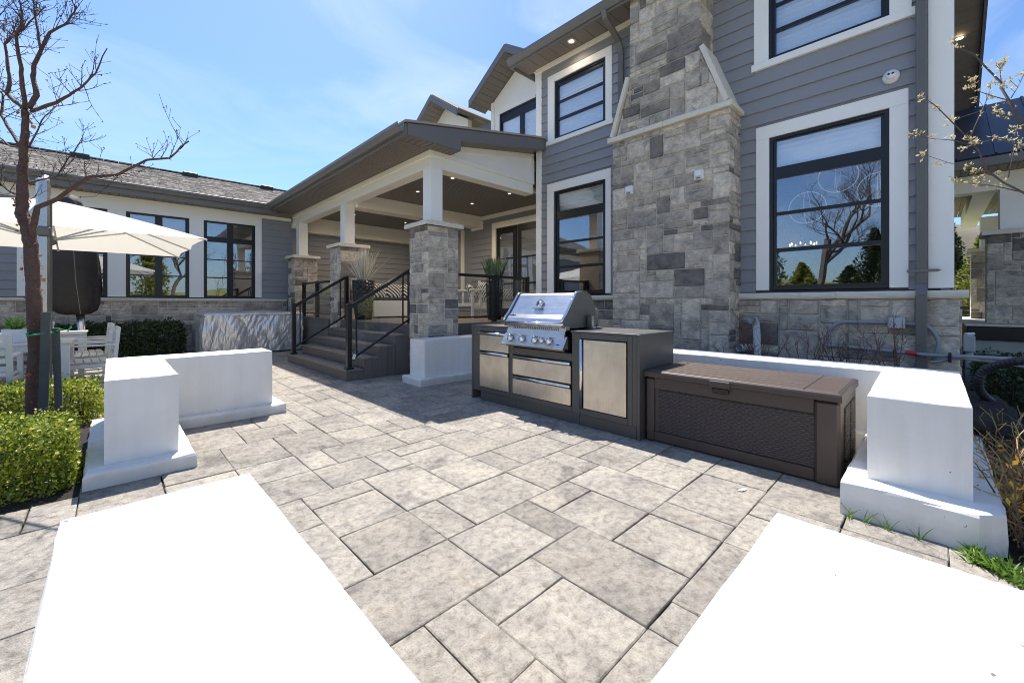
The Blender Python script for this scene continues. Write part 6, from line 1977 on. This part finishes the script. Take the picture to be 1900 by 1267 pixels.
# ==================================================================== PIPES
pv = thing('vent_pipe', 'white plastic vent pipe rising against the stone base beside the chimney', 'pipe', (6.2, 1.67, .3))
mb = MB(); mb.sm = True; mb.tube([(6.22,1.655,.30),(6.22,1.66,.72),(6.22,1.67,.90),(6.20,1.675,.955),(6.13,1.69,.975)], .046, 14, False); mb.build('pipe', M['pvc'], pv)
mb = MB(); mb.sm = True; mb.tube([(6.16,1.685,.968),(6.12,1.692,.978)], .055, 14, False); mb.build('pipe_collar', M['pvc'], pv)
p2 = thing('vent_pipe_stub', 'short white plastic pipe elbow beside the taller vent pipe', 'pipe', (6.2, 1.85, .3))
mb = MB(); mb.sm = True; mb.tube([(6.24,1.80,.60),(6.15,1.83,.60),(6.10,1.845,.60)], .05, 14, False); mb.build('pipe', M['pvc'], p2)
cd = thing('wall_conduit', 'grey electrical conduit curving along the stone base to a junction box', 'conduit', (6.28, .3, .7))
def smooth_path(P, k=4):
    P = [Vector(p) for p in P]; out = []
    for i in range(len(P)-1):
        p0, p1, p2_, p3 = P[max(i-1,0)], P[i], P[i+1], P[min(i+2,len(P)-1)]
        for s_ in range(k):
            t_ = s_/k; out.append(.5*((2*p1)+(p2_-p0)*t_+(2*p0-5*p1+4*p2_-p3)*t_*t_+(3*p1-p0-3*p2_+p3)*t_**3))
    out.append(P[-1]); return out
mb = MB(); mb.sm = True; mb.tube(smooth_path([(6.28,.906,.70),(6.28,.889,.864),(6.28,.843,.938),(6.28,.763,.981),(6.28,.631,.989),(6.28,.36,.987)]), .022, 10); mb.build('pipe', M['conduit'], cd)
mb = MB(); mb.sm = True; mb.tube(smooth_path([(6.28,.24,.985),(6.28,.122,.973),(6.28,.04,.951),(6.28,-.013,.871),(6.28,-.035,.784),(6.28,-.022,.694),(6.28,.005,.60)]), .020, 10); mb.build('pipe', M['conduit'], cd)
mb = MB(); mb.bbox(6.19, .22, .93, 6.33, .36, 1.05, .006); mb.build('junction_box', M['junction'], cd)
lc = thing('service_pipes', 'pair of grey pipes strapped across the house corner with a red label', 'pipe', (6.2, -.1, .66))
mb = MB(); mb.sm = True; mb.tube(smooth_path([(6.22,.95,.70),(6.21,.60,.69),(6.20,.39,.679),(6.2,.043,.661),(6.2,-.292,.669),(6.3,-.60,.665),(6.5,-1.2,.66)]), .020, 10); mb.build('pipe', M['conduit'], lc)
mb = MB(); mb.sm = True; mb.tube(smooth_path([(6.2,.02,.585),(6.2,-.054,.606),(6.2,-.117,.635),(6.2,-.194,.649),(6.2,-.292,.641),(6.3,-.45,.62),(6.5,-1.2,.50)]), .016, 10); mb.build('pipe', M['conduit'], lc)
mb = MB(); mb.sm = True; mb.tube([(6.185,.215,.674),(6.185,.125,.669)], .0225, 8); mb.build('red_label', M['redlabel'], lc)
for y in (.30, -.115): 
    mb = MB(); mb.bbox(6.155, y-.012, .60, 6.235, y+.012, .70, .004); mb.build('clamp', M['black'], lc)
fx_ = thing('ribbed_hose', 'thick black ribbed hose arching above the yew hedge at the right edge', 'hose', (5.4, -.5, .5))
P = smooth_path([(5.05,-.85,.78),(5.20,-.66,.765),(5.36,-.52,.738),(5.47,-.44,.705),(5.55,-.37,.66),(5.62,-.31,.596),(5.66,-.285,.517),(5.74,-.29,.426),(5.86,-.335,.333),(6.0,-.40,.248),(6.2,-.5,.02)], 6)
mb = MB(); mb.sm = False; mb.tube(P, [.036 if i % 2 else .030 for i in range(len(P))], 12); mb.build('hose', M['flex'], fx_)
mt = thing('meter_box', 'pale grey meter box on a post at the house corner', 'meter box', (7.76, -.31, 0))
mb = MB(); mb.bbox(7.70, -.36, .60, 7.82, -.26, .80, .008); mb.build('box', M['junction'], mt)
mb = MB(); mb.sm = True; mb.tube([(7.76,-.31,.0),(7.76,-.31,.60)], .032, 10); mb.build('post', M['junction'], mt)
mb = MB(); mb.tube([(7.70,-.28,.82),(7.82,-.35,.82)], .018, 8); mb.build('valve', M['pvc'], mt)
sk2 = thing('metal_stake', 'thin upright metal stake in front of the yew hedge at right', 'stake', (5.2, -.72, 0))
mb = MB(); mb.tube([(5.2,-.725,-.05),(5.2,-.725,.60)], .010, 6); mb.build('rod', M['conduit'], sk2)

# little fallen petal / paint fleck on the paving by the deck box
fk = thing('paper_scrap', 'tiny white scrap lying flat on the sunlit paver beside the deck box', 'scrap', (2.95, .9, .004))
mb = MB(); mb.add([(2.90,.885,.0055),(2.965,.868,.0055),(2.955,.845,.0055),(2.905,.862,.0055)], [(3,2,1,0)]); mb.build('scrap', M['flagstone'], fk)

db = thing('debris', 'tiny scattered leaf crumbs and twig bits on the patio paving', 'leaf debris', (2.0, 1.5, 0), kind='stuff')
C = np.stack([rng.uniform(.45,3.1,260), rng.uniform(.3,6.0,260), np.full(260, .006)], axis=1)
quads_obj('crumbs', leaf_quads(C, .009, -.0, .5, .6)*np.array([1,1,0])+np.array([0,0,.006]), M['drygrass'], db)
# ==================================================================== SURROUNDINGS
# hill beyond, seen through the gap at right, and berm behind the viewer that the windows mirror
def ridge(name, pts, zbase, mat, depth=40):
    mb = MB(); mb.sm = True; vs = []; fs = []
    m_ = len(pts)
    for row, (fz, off) in enumerate(((0,0),(.5,.35),(.85,.7),(1,1.0),(.8,1.5),(0,2.2))):
        for (x, y, h) in pts:
            d = Vector((x,y,0)).normalized()
            vs.append((x+d.x*depth*off, y+d.y*depth*off, zbase+h*fz))
    for r_ in range(5):
        for i in range(m_-1): fs.append((r_*m_+i, r_*m_+i+1, (r_+1)*m_+i+1, (r_+1)*m_+i))
    mb.add(vs, fs); return tag(mb.build(name, M[mat], fix=True), kind='structure')
rr = random.Random(77)
ridge('hill', [(320*math.cos(R(a)), 320*math.sin(R(a)), 52+10*math.sin(a*.15)+rr.uniform(-3,3)) for a in range(-40, 130, 4)], -.2, 'hill', 60)
ridge('berm', [(19*math.cos(R(a)), 19*math.sin(R(a)), 2.7+.4*math.sin(a*.13)) for a in range(135, 330, 5)], -.2, 'lawn', 3)
def conifer(x, y, h, r_, N, label, mat='conifer', seed=1, name='conifer', z0=-.1, size=.16, group=None):
    t = thing(name, label, 'tree', (x, y, z0), group)
    mb = MB(); mb.tube([(x,y,z0),(x,y,z0+h*.95)], [h*.022,.01], 7); mb.build('trunk', M['twig'], t)
    g_ = np.random.default_rng(seed)
    tt = g_.random(N)**.75; a = g_.uniform(0, 2*np.pi, N)
    lay = .72+.28*np.abs(np.sin(tt*h*3.1+a*2)); rad = r_*(1-tt)**.85*(g_.random(N)**.35)*lay*(1+.18*np.sin(3*a+seed))*(.72+.5*np.abs(np.sin(tt*17+np.sin(a*2+seed)*2+seed)))*(.8+.4*np.sin(5*a+tt*9))
    C = np.stack([x+rad*np.cos(a), y+rad*np.sin(a), z0+.1+h*tt*.98-rad*.25+.2], axis=1)
    quads_obj('crown', leaf_quads(C, size, -.1, .45), M[mat], t)
def bare_tree(x, y, h, label, seed, z0=-.1, lean=0, group=None, name='bare_tree', deep=5):
    t = thing(name, label, 'tree', (x, y, z0), group); rnd = random.Random(seed); mb = MB(); limbs = MB()
    def grow(p, v, L_, r_, d, target):
        pts = [p]; sg = 5
        for s_ in range(sg):
            v = (v+Vector((rnd.gauss(0,.13), rnd.gauss(0,.13), rnd.gauss(.03,.06)))).normalized(); pts.append(pts[-1]+v*L_/sg)
        (mb if d == 0 else limbs).tube(pts, [r_*(1-.4*s_/sg) for s_ in range(sg+1)], 6 if d < 2 else 3, False)
        if d < deep:
            for k in range(3 if d < 1 else rnd.randint(2,4)):
                q = pts[rnd.randint(2 if d else 3, sg)]
                a = rnd.uniform(0,6.283); w = (v*1.0+Vector((math.cos(a), math.sin(a), rnd.uniform(-.1,.6)))*.85).normalized()
                grow(q, w, L_*rnd.uniform(.58,.80), r_*.50, d+1, target)
    grow(Vector((x,y,z0)), Vector((lean,0,1)).normalized(), h*.36, h*.022, 0, None)
    mb.build('trunk', M['twig'], t, fix=False); limbs.build('crown', M['twig'], t, kind='stuff')
bare_tree(-18.2, 5.1, 12.0, 'spreading bare tree across the garden, mirrored in the big ground-floor window', 5, z0=1.0, deep=7, lean=.12)
conifer(-17, 7.4, 4.6, 1.5, 9000, 'olive conifer mirrored at the chimney side of the big window', 'cedar', 2, z0=.8)
conifer(-20, 2.6, 4.4, 1.6, 8000, 'dark pine mirrored right of the bare tree in the big window', 'conifer', 3, z0=1.0)
conifer(-21, 1.0, 3.6, 1.7, 8000, 'dark pine mirrored at the downspout side of the big window', 'conifer', 4, z0=1.0)
for k, (x, y, h, w_) in enumerate(((-20,9.5,2.6,1.8),(-21,6.2,1.9,1.5),(-22,-1.5,3.4,2.0),(-19,12.5,3.2,1.9),(-22,3.9,1.6,1.3))):
    conifer(x, y, h, w_, 6000, ['low rounded evergreen mirrored far left in the big window','smallest evergreen mirrored under the bare tree','broad evergreen mirrored beside the dark pines','rounded evergreen on the mirrored berm past the olive conifer','low evergreen between the bare tree and the first dark pine'][k], 'cedar' if k % 2 else 'yew', 80+k, 'evergreen_shrub', z0=1.6, group='evergreens on the berm')
for k, (x, y, h) in enumerate(((-9,-14,6.5),(-4.5,-16,7.5),(0,-15,6.8),(3.5,-17,8),(7,-15,6),(-13,-9,7))):
    bare_tree(x, y, h, ['bare garden tree mirrored in the wing windows, first of the row','tallest bare tree of the row mirrored in the wing windows','bare garden tree at the middle of the mirrored row','bare garden tree with wide limbs in the mirrored row','short bare tree ending the mirrored row','bare garden tree standing apart from the mirrored row'][k], 20+k, z0=.8, group='bare trees around the garden')
for k, (x, y, h) in enumerate(((-11,-17,6),(-6.5,-19,7),(-1.5,-20,6.5),(2.5,-19,5.5),(10,-17,7))):
    conifer(x, y, h, 1.9, 7000, ['olive conifer behind the first mirrored garden tree','tall olive conifer in the mirrored row','olive conifer at the middle of the mirrored row','small olive conifer in the mirrored row','olive conifer ending the mirrored row'][k], 'cedar' if k % 2 else 'conifer', 40+k, z0=.8, group='conifers around the garden', size=.2)
for k, (x, y, h, m_) in enumerate(((30,-1.6,4.2,'cedar'),(33,-.6,5.4,'conifer'),(36,-3.2,4.6,'cedar'),(27,-4.4,4.0,'cedar'))):
    conifer(x, y, h, 1.5, 9000, ['yellow-green conifer in the gap beside the entrance pillar','darker taller conifer in the gap beside the house corner','yellow-green conifer half behind the entrance pillar','low yellow-green conifer by the black fence'][k], m_, 60+k, size=.16, group='conifers beyond the entrance porch')
